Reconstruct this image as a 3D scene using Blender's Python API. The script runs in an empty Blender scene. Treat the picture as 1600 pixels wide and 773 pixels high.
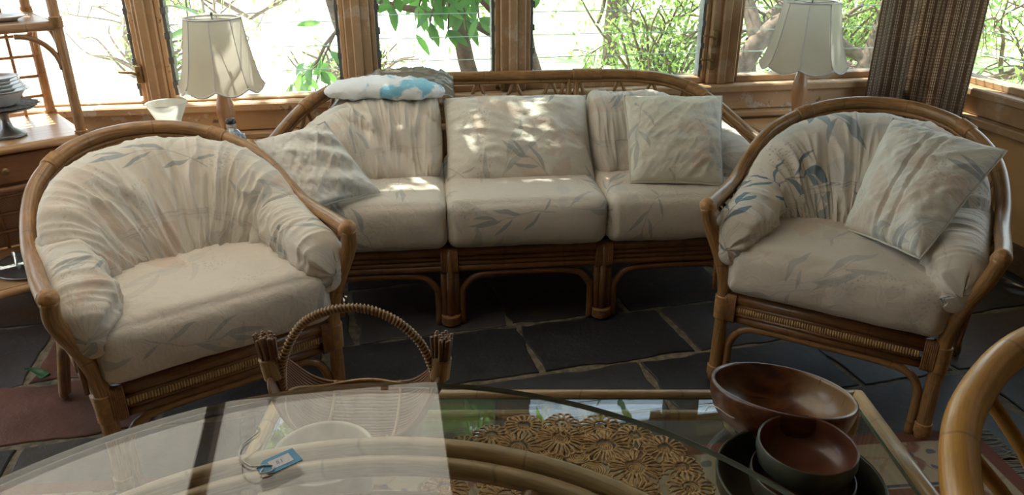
import bpy, math, random
from mathutils import Vector, Matrix, noise
PI=math.pi
random.seed(7)
SC=bpy.context.scene
COL=SC.collection
R=math.radians
# ------------------------------------------------------------------ helpers
class MB:
    """collects shapes into one mesh"""
    def __init__(s): s.v=[]; s.f=[]; s.uv=[]; s.sm=[]
    def add(s,vs,fs,uvs=None,smooth=True,T=None):
        b=len(s.v)
        for i,p in enumerate(vs):
            p=Vector(p)
            if T is not None: p=T@p
            s.v.append(p)
            s.uv.append(uvs[i] if uvs else (p.x+p.y*.3,p.z+p.y))
        for f in fs:
            s.f.append([i+b for i in f]); s.sm.append(smooth)
        return s
    def box(s,x0,x1,y0,y1,z0,z1,T=None,bev=0.0):
        if bev>0:
            return s.rbox(x0,x1,y0,y1,z0,z1,bev,T)
        vs=[(x,y,z) for x in(x0,x1) for y in(y0,y1) for z in(z0,z1)]
        fs=[(0,1,3,2),(4,6,7,5),(0,4,5,1),(2,3,7,6),(0,2,6,4),(1,5,7,3)]
        # separate faces so shading stays flat
        for f in fs:
            s.add([vs[i] for i in f],[(0,1,2,3)],None,False,T)
        return s
    def rbox(s,x0,x1,y0,y1,z0,z1,b,T=None):
        # chamfered box
        cx,cy,cz=(x0+x1)/2,(y0+y1)/2,(z0+z1)/2; hx,hy,hz=(x1-x0)/2,(y1-y0)/2,(z1-z0)/2
        b=min(b,hx*.9,hy*.9,hz*.9); idx={}; vs=[]
        for sx in(-1,1):
            for sy in(-1,1):
                for sz in(-1,1):
                    for a in range(3):
                        d=[hx,hy,hz]
                        for k in range(3):
                            if k!=a: d[k]-=b
                        idx[(sx,sy,sz,a)]=len(vs); vs.append((cx+sx*d[0],cy+sy*d[1],cz+sz*d[2]))
        fs=[]
        for a in range(3):
            for sg in(-1,1):
                q=[]
                for (p,r) in((-1,-1),(1,-1),(1,1),(-1,1)):
                    k=[0,0,0]; k[a]=sg; k[(a+1)%3]=p; k[(a+2)%3]=r; q.append(idx[(k[0],k[1],k[2],a)])
                fs.append(q if sg>0 else q[::-1])
        for a in range(3):
            b1,b2=(a+1)%3,(a+2)%3
            for s1 in(-1,1):
                for s2 in(-1,1):
                    def K(sa,ax):
                        k=[0,0,0]; k[a]=sa;k[b1]=s1;k[b2]=s2; return idx[(k[0],k[1],k[2],ax)]
                    q=[K(-1,b1),K(1,b1),K(1,b2),K(-1,b2)]
                    fs.append(q if s1*s2<0 else q[::-1])
        for sx in(-1,1):
            for sy in(-1,1):
                for sz in(-1,1):
                    q=[idx[(sx,sy,sz,a)] for a in range(3)]
                    fs.append(q if sx*sy*sz>0 else q[::-1])
        s.add(vs,fs,None,False,T); return s
    def tube(s,pts,r,n=10,closed=False,caps=True,T=None,flat=1.0):
        pts=[Vector(p) for p in pts]; N=len(pts)
        rad=r if isinstance(r,(list,tuple)) else [r]*N
        tan=[]
        for i in range(N):
            if closed: d=pts[(i+1)%N]-pts[i-1]
            else: d=pts[min(i+1,N-1)]-pts[max(i-1,0)]
            tan.append(d.normalized() if d.length>1e-9 else Vector((0,0,1)))
        up=Vector((0,0,1)) if abs(tan[0].z)<.9 else Vector((1,0,0))
        nrm=(up-tan[0]*up.dot(tan[0])).normalized(); vs=[];uv=[];L=0
        for i in range(N):
            nrm=(nrm-tan[i]*nrm.dot(tan[i]))
            if nrm.length<1e-6: nrm=tan[i].orthogonal()
            nrm.normalize(); bi=tan[i].cross(nrm)
            if i: L+=(pts[i]-pts[i-1]).length
            for k in range(n):
                a=2*PI*k/n
                vs.append(pts[i]+(nrm*math.cos(a)*flat+bi*math.sin(a))*rad[i]); uv.append((L,k/n))
        fs=[]
        M=N if closed else N-1
        for i in range(M):
            j=(i+1)%N
            for k in range(n):
                k2=(k+1)%n
                fs.append((i*n+k,i*n+k2,j*n+k2,j*n+k))
        if caps and not closed:
            fs.append(tuple(range(n))[::-1]); fs.append(tuple((N-1)*n+k for k in range(n)))
        s.add(vs,fs,uv,True,T); return s
    def lathe(s,prof,n=48,T=None,c=(0,0)):
        vs=[];uv=[];fs=[]
        for i,(r,z) in enumerate(prof):
            for k in range(n):
                a=2*PI*k/n; vs.append((c[0]+r*math.cos(a),c[1]+r*math.sin(a),z)); uv.append((a*.1,z))
        for i in range(len(prof)-1):
            for k in range(n):
                k2=(k+1)%n
                fs.append((i*n+k,i*n+k2,(i+1)*n+k2,(i+1)*n+k))
        s.add(vs,fs,uv,True,T); return s
    def grid(s,P,UV=None,closeu=False,closev=False,T=None,flip=False):
        nu=len(P); nv=len(P[0]); vs=[];uv=[]
        for i in range(nu):
            for j in range(nv):
                vs.append(P[i][j]); uv.append(UV[i][j] if UV else (i*.01,j*.01))
        fs=[]
        for i in range(nu if closeu else nu-1):
            for j in range(nv if closev else nv-1):
                i2=(i+1)%nu;j2=(j+1)%nv
                q=(i*nv+j,i2*nv+j,i2*nv+j2,i*nv+j2)
                fs.append(q[::-1] if flip else q)
        s.add(vs,fs,uv,True,T); return s
    def build(s,name,m,parent=None,loc=None,rotz=0,recalc=True):
        me=bpy.data.meshes.new(name)
        me.from_pydata([tuple(p) for p in s.v],[],s.f)
        ul=me.uv_layers.new(name='UVMap')
        for l in me.loops: ul.data[l.index].uv=s.uv[l.vertex_index]
        me.polygons.foreach_set('use_smooth',s.sm)
        if recalc:
            import bmesh
            bm=bmesh.new(); bm.from_mesh(me); bmesh.ops.recalc_face_normals(bm,faces=bm.faces); bm.to_mesh(me); bm.free()
        me.materials.append(m); me.update()
        o=bpy.data.objects.new(name,me); COL.objects.link(o)
        if parent: o.parent=parent
        if loc is not None: o.location=loc
        if rotz: o.rotation_euler=(0,0,rotz)
        return o
def tag(o,label=None,cat=None,group=None,kind=None):
    if label: o['label']=label
    if cat: o['category']=cat
    if group: o['group']=group
    if kind: o['kind']=kind
    return o
def empty(name,loc,rz=0,label=None,cat=None,group=None,kind=None):
    o=bpy.data.objects.new(name,None); COL.objects.link(o); o.location=loc; o.rotation_euler=(0,0,rz)
    o.empty_display_size=.05
    return tag(o,label,cat,group,kind)
def cr(pts,n=8,closed=False):
    """catmull-rom through points"""
    P=[Vector(p) for p in pts]; out=[]; N=len(P)
    rng=range(N if closed else N-1)
    for i in rng:
        p0=P[i-1] if (closed or i>0) else P[0]*2-P[1]
        p1=P[i]; p2=P[(i+1)%N]
        p3=P[(i+2)%N] if (closed or i+2<N) else P[-1]*2-P[-2]
        for k in range(n):
            t=k/n
            out.append(.5*((2*p1)+(p2-p0)*t+(2*p0-5*p1+4*p2-p3)*t*t+(3*p1-p0-3*p2+p3)*t**3))
    if not closed: out.append(P[-1])
    return out
def interp(x,tab):
    if x<=tab[0][0]: return tab[0][1]
    for (a,b),(c,d) in zip(tab,tab[1:]):
        if x<=c: return b+(d-b)*(x-a)/(c-a)
    return tab[-1][1]
def sp(v,p): return math.copysign(abs(v)**p,v)
def nz(x,y,z=0): return noise.noise(Vector((x,y,z)))
def wraps(mb,pts,r,T=None,step=.006,rr=.003,n=10):
    """ring bindings of cane around a path"""
    P=[Vector(p) for p in pts]; L=[0]
    for a,b in zip(P,P[1:]): L.append(L[-1]+(b-a).length)
    d=0
    path=[];rad=[]
    while d<=L[-1]+1e-6:
        for i in range(1,len(P)):
            if L[i]>=d-1e-7:
                t=(d-L[i-1])/max(L[i]-L[i-1],1e-9); path.append(P[i-1].lerp(P[i],t)); break
        k=len(rad)%2; rad.append(r+(rr if k else 0)); d+=step/2
    if len(path)>2: mb.tube(path,rad,n=n,T=T)
# ------------------------------------------------------------------ materials
MATS={}
class NT:
    def __init__(s,name):
        m=bpy.data.materials.new(name); m.use_nodes=True; s.m=m; s.t=m.node_tree; s.n=s.t.nodes; s.l=s.t.links; s.n.clear()
        s.out=s.n.new('ShaderNodeOutputMaterial')
    def node(s,ty,**k):
        n=s.n.new(ty)
        for a,b in k.items():
            if a.startswith('i_'):
                key=a[2:]; key=int(key) if key.isdigit() else key.replace('_',' ')
                s.put(n.inputs[key],b)
            else: setattr(n,a,b)
        return n
    def put(s,inp,b):
        if hasattr(b,'is_output') : s.l.new(b,inp)
        elif isinstance(b,tuple) and len(b)==3 and inp.type=='RGBA': inp.default_value=(*b,1)
        else: inp.default_value=b
    def math(s,op,a,b=0.0,c=None,clamp=False):
        n=s.n.new('ShaderNodeMath'); n.operation=op; n.use_clamp=clamp
        s.put(n.inputs[0],a); s.put(n.inputs[1],b)
        if c is not None: s.put(n.inputs[2],c)
        return n.outputs[0]
    def vmath(s,op,a,b=None):
        n=s.n.new('ShaderNodeVectorMath'); n.operation=op; s.put(n.inputs[0],a)
        if b is not None: s.put(n.inputs[1],b)
        return n.outputs[0]
    def mix(s,f,a,b,bt='MIX'):
        n=s.n.new('ShaderNodeMix'); n.data_type='RGBA'; n.blend_type=bt
        s.put(n.inputs[0],f); s.put(n.inputs[6],a); s.put(n.inputs[7],b); return n.outputs[2]
    def noise(s,vec,scale,detail=3,rough=.5,dist=0):
        n=s.n.new('ShaderNodeTexNoise'); s.put(n.inputs['Vector'],vec); n.inputs['Scale'].default_value=scale
        n.inputs['Detail'].default_value=detail; n.inputs['Roughness'].default_value=rough; n.inputs['Distortion'].default_value=dist
        return n.outputs['Fac']
    def ramp(s,f,stops,interp='LINEAR'):
        n=s.n.new('ShaderNodeValToRGB'); s.put(n.inputs[0],f); e=n.color_ramp.elements; n.color_ramp.interpolation=interp
        while len(e)<len(stops): e.new(.5)
        for k,(p,c) in zip(e,stops):
            k.position=p; k.color=(c,c,c,1) if isinstance(c,(int,float)) else (*c,1)
        return n.outputs[0]
    def sstep(s,v,a,b):
        n=s.n.new('ShaderNodeMapRange'); n.interpolation_type='SMOOTHSTEP'; s.put(n.inputs[0],v)
        n.inputs[1].default_value=a; n.inputs[2].default_value=b; return n.outputs[0]
    def co(s,k='Object'): 
        if not hasattr(s,'_tc'): s._tc=s.n.new('ShaderNodeTexCoord')
        return s._tc.outputs[k]
    def mapv(s,v,scale=(1,1,1),loc=(0,0,0),rot=(0,0,0)):
        n=s.n.new('ShaderNodeMapping'); s.put(n.inputs[0],v); n.inputs['Scale'].default_value=scale; n.inputs['Location'].default_value=loc; n.inputs['Rotation'].default_value=rot
        return n.outputs[0]
    def bump(s,h,st=.3,d=.01):
        n=s.n.new('ShaderNodeBump'); s.put(n.inputs['Height'],h); n.inputs['Strength'].default_value=st; n.inputs['Distance'].default_value=d; return n.outputs[0]
    def bsdf(s,color,rough=.6,normal=None,**k):
        b=s.n.new('ShaderNodeBsdfPrincipled'); s.put(b.inputs['Base Color'],color); s.put(b.inputs['Roughness'],rough)
        if normal is not None: s.l.new(normal,b.inputs['Normal'])
        for a,v in k.items(): s.put(b.inputs[a.replace('_',' ')],v)
        return b.outputs[0]
    def fin(s,sh): s.l.new(sh,s.out.inputs[0]); return s.m
def plain(name,c,rough=.6,metal=0.0,var=.12,scale=14,bump=.15,**k):
    t=NT(name); f=t.noise(t.co(),scale,4,.6)
    col=t.mix(t.sstep(f,.3,.7),tuple(x*(1-var) for x in c),tuple(min(1,x*(1+var)) for x in c))
    nb=t.bump(t.noise(t.co(),scale*5,3),bump,.004)
    return t.fin(t.bsdf(col,rough,nb,Metallic=metal,**k))
def cane(name,c,dark=.55,rough=.34,coat=.25):
    """varnished rattan pole: streaks along it, nodes now and then"""
    t=NT(name); uv=t.co('UV')
    st=t.noise(t.mapv(uv,(6,9,1)),3,4,.6)
    bl=t.noise(t.co(),9,3,.6)
    sep=t.node('ShaderNodeSeparateXYZ',i_0=uv)
    ring=t.math('PINGPONG',t.math('ADD',sep.outputs[0],t.math('MULTIPLY',bl,.05)),.11)
    node=t.sstep(ring,.004,.0)
    col=t.mix(t.sstep(st,.35,.7),tuple(x*dark for x in c),c)
    col=t.mix(t.math('MULTIPLY',t.sstep(bl,.5,.75),.5),col,tuple(min(1,x*1.35) for x in c))
    col=t.mix(t.math('MULTIPLY',node,.6),col,tuple(x*.35 for x in c))
    return t.fin(t.bsdf(col,rough,t.bump(st,.15,.003),Coat_Weight=coat,Coat_Roughness=.2))
def wood(name,c,c2,scale=(1,14,14),rough=.5,coat=0.0,peel=0.0,peelc=(.7,.66,.6)):
    t=NT(name); v=t.co()
    g=t.noise(t.mapv(v,scale),3,5,.6,.6)
    col=t.mix(t.sstep(g,.3,.72),c,c2)
    if peel>0:
        p=t.noise(v,9,6,.7); m=t.math('MULTIPLY',t.sstep(p,.58,.62),peel)
        col=t.mix(m,col,peelc)
        p2=t.noise(t.mapv(v,(1,1,1),(5,3,1)),14,6,.75); col=t.mix(t.math('MULTIPLY',t.sstep(p2,.6,.66),peel),col,(.12,.07,.04))
    return t.fin(t.bsdf(col,rough,t.bump(g,.2,.004),Coat_Weight=coat,Coat_Roughness=.25))
def fabric(name,base,strength=1.0,scale=3.2,off=(0,0,0),rot=0.0):
    """cream chintz with sprays of blue-grey leaves, peach petals and fine twigs"""
    t=NT(name); uv=t.mapv(t.co('UV'),(1,1,0),off,(0,0,rot))
    wob=t.node('ShaderNodeTexNoise',i_Vector=uv); wob.inputs['Scale'].default_value=7; wob.inputs['Detail'].default_value=2
    wv=t.vmath('MULTIPLY',t.vmath('SUBTRACT',wob.outputs['Color'],(.5,.5,.5)),(.05,.05,0))
    p=t.vmath('ADD',uv,wv)
    def cell(scale,offs):
        q=t.vmath('ADD',p,offs)
        vn=t.node('ShaderNodeTexVoronoi',voronoi_dimensions='2D',i_Vector=q,i_Scale=scale,i_Randomness=.75)
        loc=t.vmath('SUBTRACT',q,vn.outputs['Position'])
        sc=t.node('ShaderNodeSeparateColor',i_0=vn.outputs['Color'])
        return loc,sc.outputs[0],sc.outputs[1],sc.outputs[2]
    def rotv(loc,ang):
        r=t.node('ShaderNodeVectorRotate',rotation_type='Z_AXIS',i_Vector=loc); t.put(r.inputs['Angle'],ang)
        s=t.node('ShaderNodeSeparateXYZ',i_0=r.outputs[0]); return s.outputs[0],s.outputs[1]
    def leaf(loc,rnd,a0,L,W,bend,soft=.002,x0=0.0):
        x,y=rotv(loc,t.math('ADD',t.math('MULTIPLY',rnd,6.283),a0))
        tt=t.math('DIVIDE',t.math('SUBTRACT',x,x0),L)
        w=t.math('MULTIPLY',t.math('MULTIPLY',tt,t.math('SUBTRACT',1.0,tt)),4*W)
        yy=t.math('ABSOLUTE',t.math('SUBTRACT',y,t.math('MULTIPLY',t.math('MULTIPLY',x,x),bend)))
        return t.sstep(t.math('SUBTRACT',w,yy),0,soft)
    def mx(*a):
        o=a[0]
        for b in a[1:]: o=t.math('MAXIMUM',o,b)
        return o
    col=base
    fade=t.noise(t.mapv(uv,(1,1,1),(3,1,0)),4,3)
    soil=t.noise(t.mapv(uv,(1,1,1),(8,2,0)),7,5,.65)
    col=t.mix(t.math('MULTIPLY',t.sstep(soil,.45,.8),.22),col,(.50,.42,.30))
    # peach petals
    l,a,b,c=cell(scale*.9,(3.1,1.7,0))
    pet=mx(leaf(l,a,0,.20,.045,2,.010),leaf(l,a,1.1,.16,.040,-2,.010),leaf(l,a,3.0,.14,.035,3,.010))
    col=t.mix(t.math('MULTIPLY',t.math('MULTIPLY',pet,t.sstep(b,.35,.45)),.40*strength,clamp=True),col,(.60,.36,.25))
    # grey wash shapes
    l,a,b,c=cell(scale*1.3,(7.3,4.9,0))
    ws=mx(leaf(l,a,0,.11,.03,3,.01),leaf(l,a,2.6,.08,.025,-3,.01))
    col=t.mix(t.math('MULTIPLY',ws,.30*strength,clamp=True),col,(.42,.44,.42))
    # leaf sprays: slim leaves set alternately along a curved stem
    l,a,b,c=cell(scale*.95,(.4,9.2,0))
    X,Y=rotv(l,t.math('MULTIPLY',a,6.283))
    def lf(ox,oy,al,L_,W_,bend):
        ca,sa=math.cos(al),math.sin(al)
        dx=t.math('SUBTRACT',X,ox); dy=t.math('SUBTRACT',Y,oy)
        x=t.math('ADD',t.math('MULTIPLY',dx,ca),t.math('MULTIPLY',dy,sa)); y=t.math('SUBTRACT',t.math('MULTIPLY',dy,ca),t.math('MULTIPLY',dx,sa))
        tt=t.math('DIVIDE',x,L_); w=t.math('MULTIPLY',t.math('MULTIPLY',tt,t.math('SUBTRACT',1.0,tt)),4*W_)
        yy=t.math('ABSOLUTE',t.math('SUBTRACT',y,t.math('MULTIPLY',t.math('MULTIPLY',x,x),bend)))
        return t.sstep(t.math('SUBTRACT',w,yy),0,.002)
    leaves=[(-.09,.012,.75,.09,.007,-2),(-.03,.004,-.65,.11,.010,2.5),(.0,.001,.9,.10,.008,-3),(.04,.004,.25,.12,.011,-2),(.055,.006,-.5,.09,.008,3),(-.10,.013,-2.4,.06,.006,2)]
    sp_=mx(*[lf(*q) for q in leaves])
    stm=t.math('MULTIPLY',t.sstep(t.math('ABSOLUTE',t.math('SUBTRACT',Y,t.math('MULTIPLY',t.math('MULTIPLY',X,X),1.4))),.0028,.0008),t.sstep(t.math('ABSOLUTE',t.math('ADD',X,.03)),.11,.10))
    sp_=mx(sp_,t.math('MULTIPLY',stm,.7))
    col=t.mix(t.math('MULTIPLY',t.math('MULTIPLY',sp_,t.math('ADD',.35,t.math('MULTIPLY',b,.65))),.85*strength,clamp=True),col,(.15,.21,.25))
    l,a,b,c=cell(scale*.8,(12.7,6.1,0))
    X,Y=rotv(l,t.math('MULTIPLY',a,6.283))
    leaves=[(-.10,.014,.9,.14,.010,-2),(-.04,.003,-.55,.15,.013,2),(.0,.0,.45,.17,.012,-1.5),(.05,.004,-.9,.12,.011,3),(.08,.01,.1,.12,.010,2)]
    sp2=mx(*[lf(*q) for q in leaves])
    stm=t.math('MULTIPLY',t.sstep(t.math('ABSOLUTE',t.math('SUBTRACT',Y,t.math('MULTIPLY',t.math('MULTIPLY',X,X),1.4))),.0028,.0008),t.sstep(t.math('ABSOLUTE',t.math('ADD',X,.04)),.15,.14))
    sp2=mx(sp2,t.math('MULTIPLY',stm,.7))
    col=t.mix(t.math('MULTIPLY',t.math('MULTIPLY',sp2,t.math('ADD',.3,t.math('MULTIPLY',c,.6))),.6*strength,clamp=True),col,(.20,.26,.29))
    # dotted sprays
    dn=t.node('ShaderNodeTexVoronoi',voronoi_dimensions='2D',i_Vector=p,i_Scale=75.0)
    dots=t.sstep(dn.outputs['Distance'],.26,.16)
    area=t.sstep(t.noise(t.mapv(uv,(1,1,1),(1,6,0)),6,2),.56,.66)
    col=t.mix(t.math('MULTIPLY',t.math('MULTIPLY',dots,area),.45*strength,clamp=True),col,(.30,.29,.26))
    wv2=t.noise(t.mapv(t.co('UV'),(1,1,1)),22,3,.6,.6); fine=t.noise(t.co('UV'),500,1)
    h=t.math('ADD',wv2,t.math('MULTIPLY',fine,.04))
    return t.fin(t.bsdf(col,.85,t.bump(h,.38,.014),Sheen_Weight=.15,Subsurface_Weight=0.0))
def glass(name,tint=(.93,.98,.95),dust=0.0,f0=1.5):
    t=NT(name)
    fr=t.node('ShaderNodeFresnel'); fr.inputs[0].default_value=f0
    tr=t.node('ShaderNodeBsdfTransparent',i_0=tint); gl=t.node('ShaderNodeBsdfGlossy'); gl.inputs['Roughness'].default_value=0.0
    m=t.node('ShaderNodeMixShader'); t.l.new(fr.outputs[0],m.inputs[0]); t.l.new(tr.outputs[0],m.inputs[1]); t.l.new(gl.outputs[0],m.inputs[2])
    sh=m.outputs[0]
    if dust>0:
        tl=t.node('ShaderNodeBsdfTranslucent',i_0=(.8,.85,.8)); m2=t.node('ShaderNodeMixShader')
        d=t.math('MULTIPLY',t.sstep(t.noise(t.co(),4,5,.7),.2,.8),dust)
        t.l.new(d,m2.inputs[0]); t.l.new(sh,m2.inputs[1]); t.l.new(tl.outputs[0],m2.inputs[2]); sh=m2.outputs[0]
    return t.fin(sh)
def thin(name,c,trans=.5,rough=.7,var=.1,tc=None,scale=8):
    t=NT(name); f=t.noise(t.co(),scale,3)
    a=t.mix(t.sstep(f,.3,.7),tuple(x*(1-var) for x in c),tuple(min(1,x*(1+var)) for x in c))
    d=t.node('ShaderNodeBsdfDiffuse',i_0=a); tl=t.node('ShaderNodeBsdfTranslucent'); t.put(tl.inputs[0],tc if tc else a)
    m=t.node('ShaderNodeMixShader'); m.inputs[0].default_value=trans; t.l.new(d.outputs[0],m.inputs[1]); t.l.new(tl.outputs[0],m.inputs[2])
    return t.fin(m.outputs[0])
def leafmat(name,c1,c2,tc,trans=.45):
    t=NT(name); g=t.node('ShaderNodeNewGeometry')
    a=t.mix(g.outputs['Random Per Island'],c1,c2)
    d=t.bsdf(a,.45); tl=t.node('ShaderNodeBsdfTranslucent'); t.put(tl.inputs[0],t.mix(g.outputs['Random Per Island'],tc,tuple(x*.6 for x in tc)))
    m=t.node('ShaderNodeMixShader'); m.inputs[0].default_value=trans; t.l.new(d,m.inputs[1]); t.l.new(tl.outputs[0],m.inputs[2])
    return t.fin(m.outputs[0])

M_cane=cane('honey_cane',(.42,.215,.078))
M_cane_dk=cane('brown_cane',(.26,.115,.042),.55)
M_cane_lt=cane('pale_cane',(.60,.40,.20),.7,.4)
M_cane_or=cane('amber_cane',(.60,.30,.07),.7,.3,.4)
M_wrap=plain('cane_binding',(.42,.22,.085),.45,scale=60,var=.25)
M_wrap_dk=plain('brown_cane_binding',(.28,.13,.05),.5,scale=60,var=.25)
M_band=plain('pale_cane_weave',(.52,.33,.15),.5,scale=60,var=.25)
CREAM=(.68,.61,.52)
M_fabL=fabric('faded_chintz',CREAM,.80,3.0,(1.3,.4,0),.5)
M_fabR=fabric('bright_chintz',CREAM,1.45,3.2,(.2,2.1,0),.3)
M_fabS=fabric('sofa_chintz',CREAM,.75,2.8,(5.1,3.3,0),.9)
M_fabP=fabric('cushion_chintz',(.72,.67,.57),.7,3.4,(9.1,1.3,0),1.7)
M_fabseat=fabric('seat_chintz',(.68,.60,.51),.75,2.6,(2.7,7.7,0),.2)
M_paint=wood('tan_paint',(.56,.35,.19),(.62,.40,.23),(3,3,3),.55,0,.8)
M_paint_shaded=wood('tan_paint_shaded',(.40,.245,.13),(.47,.30,.165),(3,3,3),.5,0,.25)  # darker, less peeled copy of the tan paint, with shade put into its colour
M_wall=plain('tan_wall',(.60,.36,.15),.7,scale=4,var=.08)
M_wallup=plain('cream_wall',(.75,.66,.50),.7,scale=4,var=.05)
M_dkwood=wood('dark_timber',(.10,.055,.03),(.17,.09,.045),(2,20,20),.6)
M_winglass=glass('louvre_glass',(.95,1,.97),.05)
M_winglassL=glass('dusty_louvre_glass',(.97,1,.98),.13)
M_tglass=glass('table_glass',(.90,.95,.92),0,1.5)
M_gedge=plain('green_glass_edge',(.10,.20,.15),.15,scale=5)
M_metal=plain('grey_metal',(.20,.21,.21),.5,.6,scale=30)
M_white=plain('white_glaze',(.78,.80,.81),.2,scale=6,var=.04)
M_pewter=plain('pewter',(.30,.30,.31),.35,.8,scale=20)
M_bark=plain('bark',(.16,.11,.075),.9,scale=20,var=.3)
# ------------------------------------------------------------------ frames
H=1.38
WA=R(10); WE=Vector((math.cos(WA),math.sin(WA),0)); WN=Vector((-math.sin(WA),math.cos(WA),0))
WO=Vector((0,3.266,0))
SILL=.70; HEAD=2.17; CEIL=2.42
UC=2.05      # right corner, measured along the back wall
UL=-2.75     # left corner
def fr(o,ang): return Matrix.Translation(o)@Matrix.Rotation(ang,4,'Z')
BW=fr(WO,WA)                                   # back wall frame: x along, y outwards
corR=BW@Vector((UC,0,0)); corL=BW@Vector((UL,0,0))
RW=fr(corR,WA-PI/2)                            # right wall: x towards the camera, y outwards
LW=fr(corL,WA-PI/2)                            # left wall: x towards the camera, y inwards
# ------------------------------------------------------------------ floor
def floor():
    t=NT('slate_slabs'); g=t.node('ShaderNodeNewGeometry'); v=t.co()
    rp=g.outputs['Random Per Island']
    base=t.ramp(rp,[(0,(.036,.038,.045)),(.3,(.066,.066,.075)),(.55,(.044,.040,.038)),(.75,(.095,.088,.090)),(.9,(.105,.062,.052))],'CONSTANT')
    n1=t.noise(v,5,7,.7); n2=t.noise(v,28,5,.7)
    col=t.mix(t.sstep(n1,.3,.75),t.mix(.65,base,(.018,.018,.02)),base)
    col=t.mix(t.math('MULTIPLY',t.sstep(n2,.55,.75),.45),col,(.12,.112,.105))
    slate=t.fin(t.bsdf(col,t.ramp(n1,[(.3,.38),(.8,.65)]),t.bump(t.math('ADD',n1,t.math('MULTIPLY',n2,.4)),.5,.012)))
    t=NT('red_slate'); v=t.co(); n1=t.noise(v,6,7,.7); n2=t.noise(v,30,5,.7)
    col=t.mix(t.sstep(n1,.3,.75),(.10,.042,.034),(.17,.080,.064)); col=t.mix(t.math('MULTIPLY',t.sstep(n2,.58,.75),.5),col,(.05,.04,.04))
    red=t.fin(t.bsdf(col,.5,t.bump(t.math('ADD',n1,t.math('MULTIPLY',n2,.4)),.5,.012)))
    grout=plain('old_mortar',(.19,.16,.115),.95,scale=40,var=.35,bump=.5)
    g_=MB(); g_.add([(-3.3,-2.9,-.006),(3.4,-2.9,-.006),(3.4,4.2,-.006),(-3.3,4.2,-.006)],[(0,1,2,3)],None,False)
    fl=g_.build('floor',grout); tag(fl,kind='structure')
    rnd=random.Random(5); s=MB(); sr=MB()
    T=Matrix.Translation((-1.75,2.2,0))@Matrix.Rotation(R(14),4,'Z')
    def slab(mb,poly):
        # poly: list of (x,y) local; slightly chipped outline, top face plus bevel skirt
        out=[];n=len(poly)
        for i in range(n):
            a=Vector((*poly[i],0));b=Vector((*poly[(i+1)%n],0)); k=max(2,int((b-a).length/.025)); d=(b-a).normalized(); nn=Vector((d.y,-d.x,0))
            for j in range(k):
                p=a.lerp(b,j/k); out.append(p+nn*(nz(p.x*9,p.y*9,3)*.016+nz(p.x*30,p.y*30,7)*.005))
        c=sum(out,Vector())/len(out); m=len(out)
        top=[(p.x,p.y,0) for p in out]; inn=[tuple(c+(p-c)*.985+Vector((0,0,.0))) for p in out]
        lo=[(p.x,p.y,-.012) for p in out]
        vs=[(q[0],q[1],.0) for q in inn]+[(q[0],q[1],-.003) for q in top]+lo
        fs=[tuple(range(m))]
        for i in range(m):
            j=(i+1)%m; fs.append((i,i+m,j+m,j)); fs.append((i+m,i+2*m,j+2*m,j+m))
        mb.add(vs,fs,None,False,T)
    y=-5.2; row=0
    while y<3.2:
        h=rnd.uniform(.30,.46); x=-2.6+rnd.uniform(-.3,0)
        while x<5.2:
            w=rnd.uniform(.34,.72); g=.012; sk=rnd.uniform(-.05,.05)
            poly=[(x+g,y+g),(x+w-g,y+g),(x+w-g+sk*.3,y+h-g),(x+g+sk*.3,y+h-g)]
            c=T@Vector((x+w/2,y+h/2,0))
            slab(sr if (abs(c.x+1.42)<.27 and abs(c.y-2.15)<.24) or rnd.random()<.06 else s,poly)
            x+=w
        y+=h; row+=1
    a=s.build('slate_paving',slate,fl,recalc=False); b=sr.build('red_slate_paving',red,fl,recalc=False)
floor()
# ------------------------------------------------------------------ room shell
def back_and_side():
    b=MB(); b.box(UL-.15,UC+.15,0,.14,0,SILL-.11,BW); tag(b.build('wall_back',M_wall),kind='structure')
    
    b=MB(); b.box(0,6.2,0,.14,0,SILL-.11,RW); tag(b.build('wall_right',M_wall),kind='structure')
    b=MB(); b.box(0,6.2,0,.14,HEAD+.08,CEIL+.7,RW); b.box(1.9,6.2,0,.14,SILL-.11,HEAD+.08,RW); tag(b.build('wall_right_upper',M_wall),kind='structure')
    # left wall with an opening for a wide glazed door near the corner
    b=MB(); b.box(1.5,6.2,-.14,0,0,CEIL+.6,LW); b.box(-.14,1.5,-.14,0,HEAD+.08,CEIL+.6,LW); b.box(-.14,.12,-.14,0,0,HEAD+.08,LW)
    tag(b.build('wall_left',M_wallup),kind='structure')
    b=MB(); b.box(-3.4,3.9,-2.75,-2.6,0,CEIL+.9); tag(b.build('wall_front',plain('inner_wall',(.12,.085,.055),.8)),kind='structure')
    # sill boards: fascia with an upper nosing and a groove, like the photo's stepped ledge
    b=MB(); b.box(UL,UC,-.045,.16,SILL-.035,SILL,BW,.006); b.box(UL,UC,-.022,.0,SILL-.115,SILL-.035,BW,.004); b.box(UL,UC,-.06,.0,SILL-.145,SILL-.118,BW,.006)
    tag(b.build('trim_1',M_paint),kind='structure')
    b=MB(); b.box(0,1.9,-.045,.16,SILL-.035,SILL,RW,.006); b.box(0,1.9,-.022,.0,SILL-.115,SILL-.035,RW,.004); b.box(0,1.9,-.06,.0,SILL-.155,SILL-.118,RW,.006)
    tag(b.build('trim_2',M_paint_shaded),kind='structure')
    b=MB(); b.box(UL,UC,-.02,.0,0,.12,BW,.004); tag(b.build('baseboard_back',M_paint_shaded),kind='structure')
    b=MB(); b.box(0,6.2,-.02,.0,0,.12,RW,.004); tag(b.build('baseboard_right',M_dkwood),kind='structure')
back_and_side()
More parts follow.
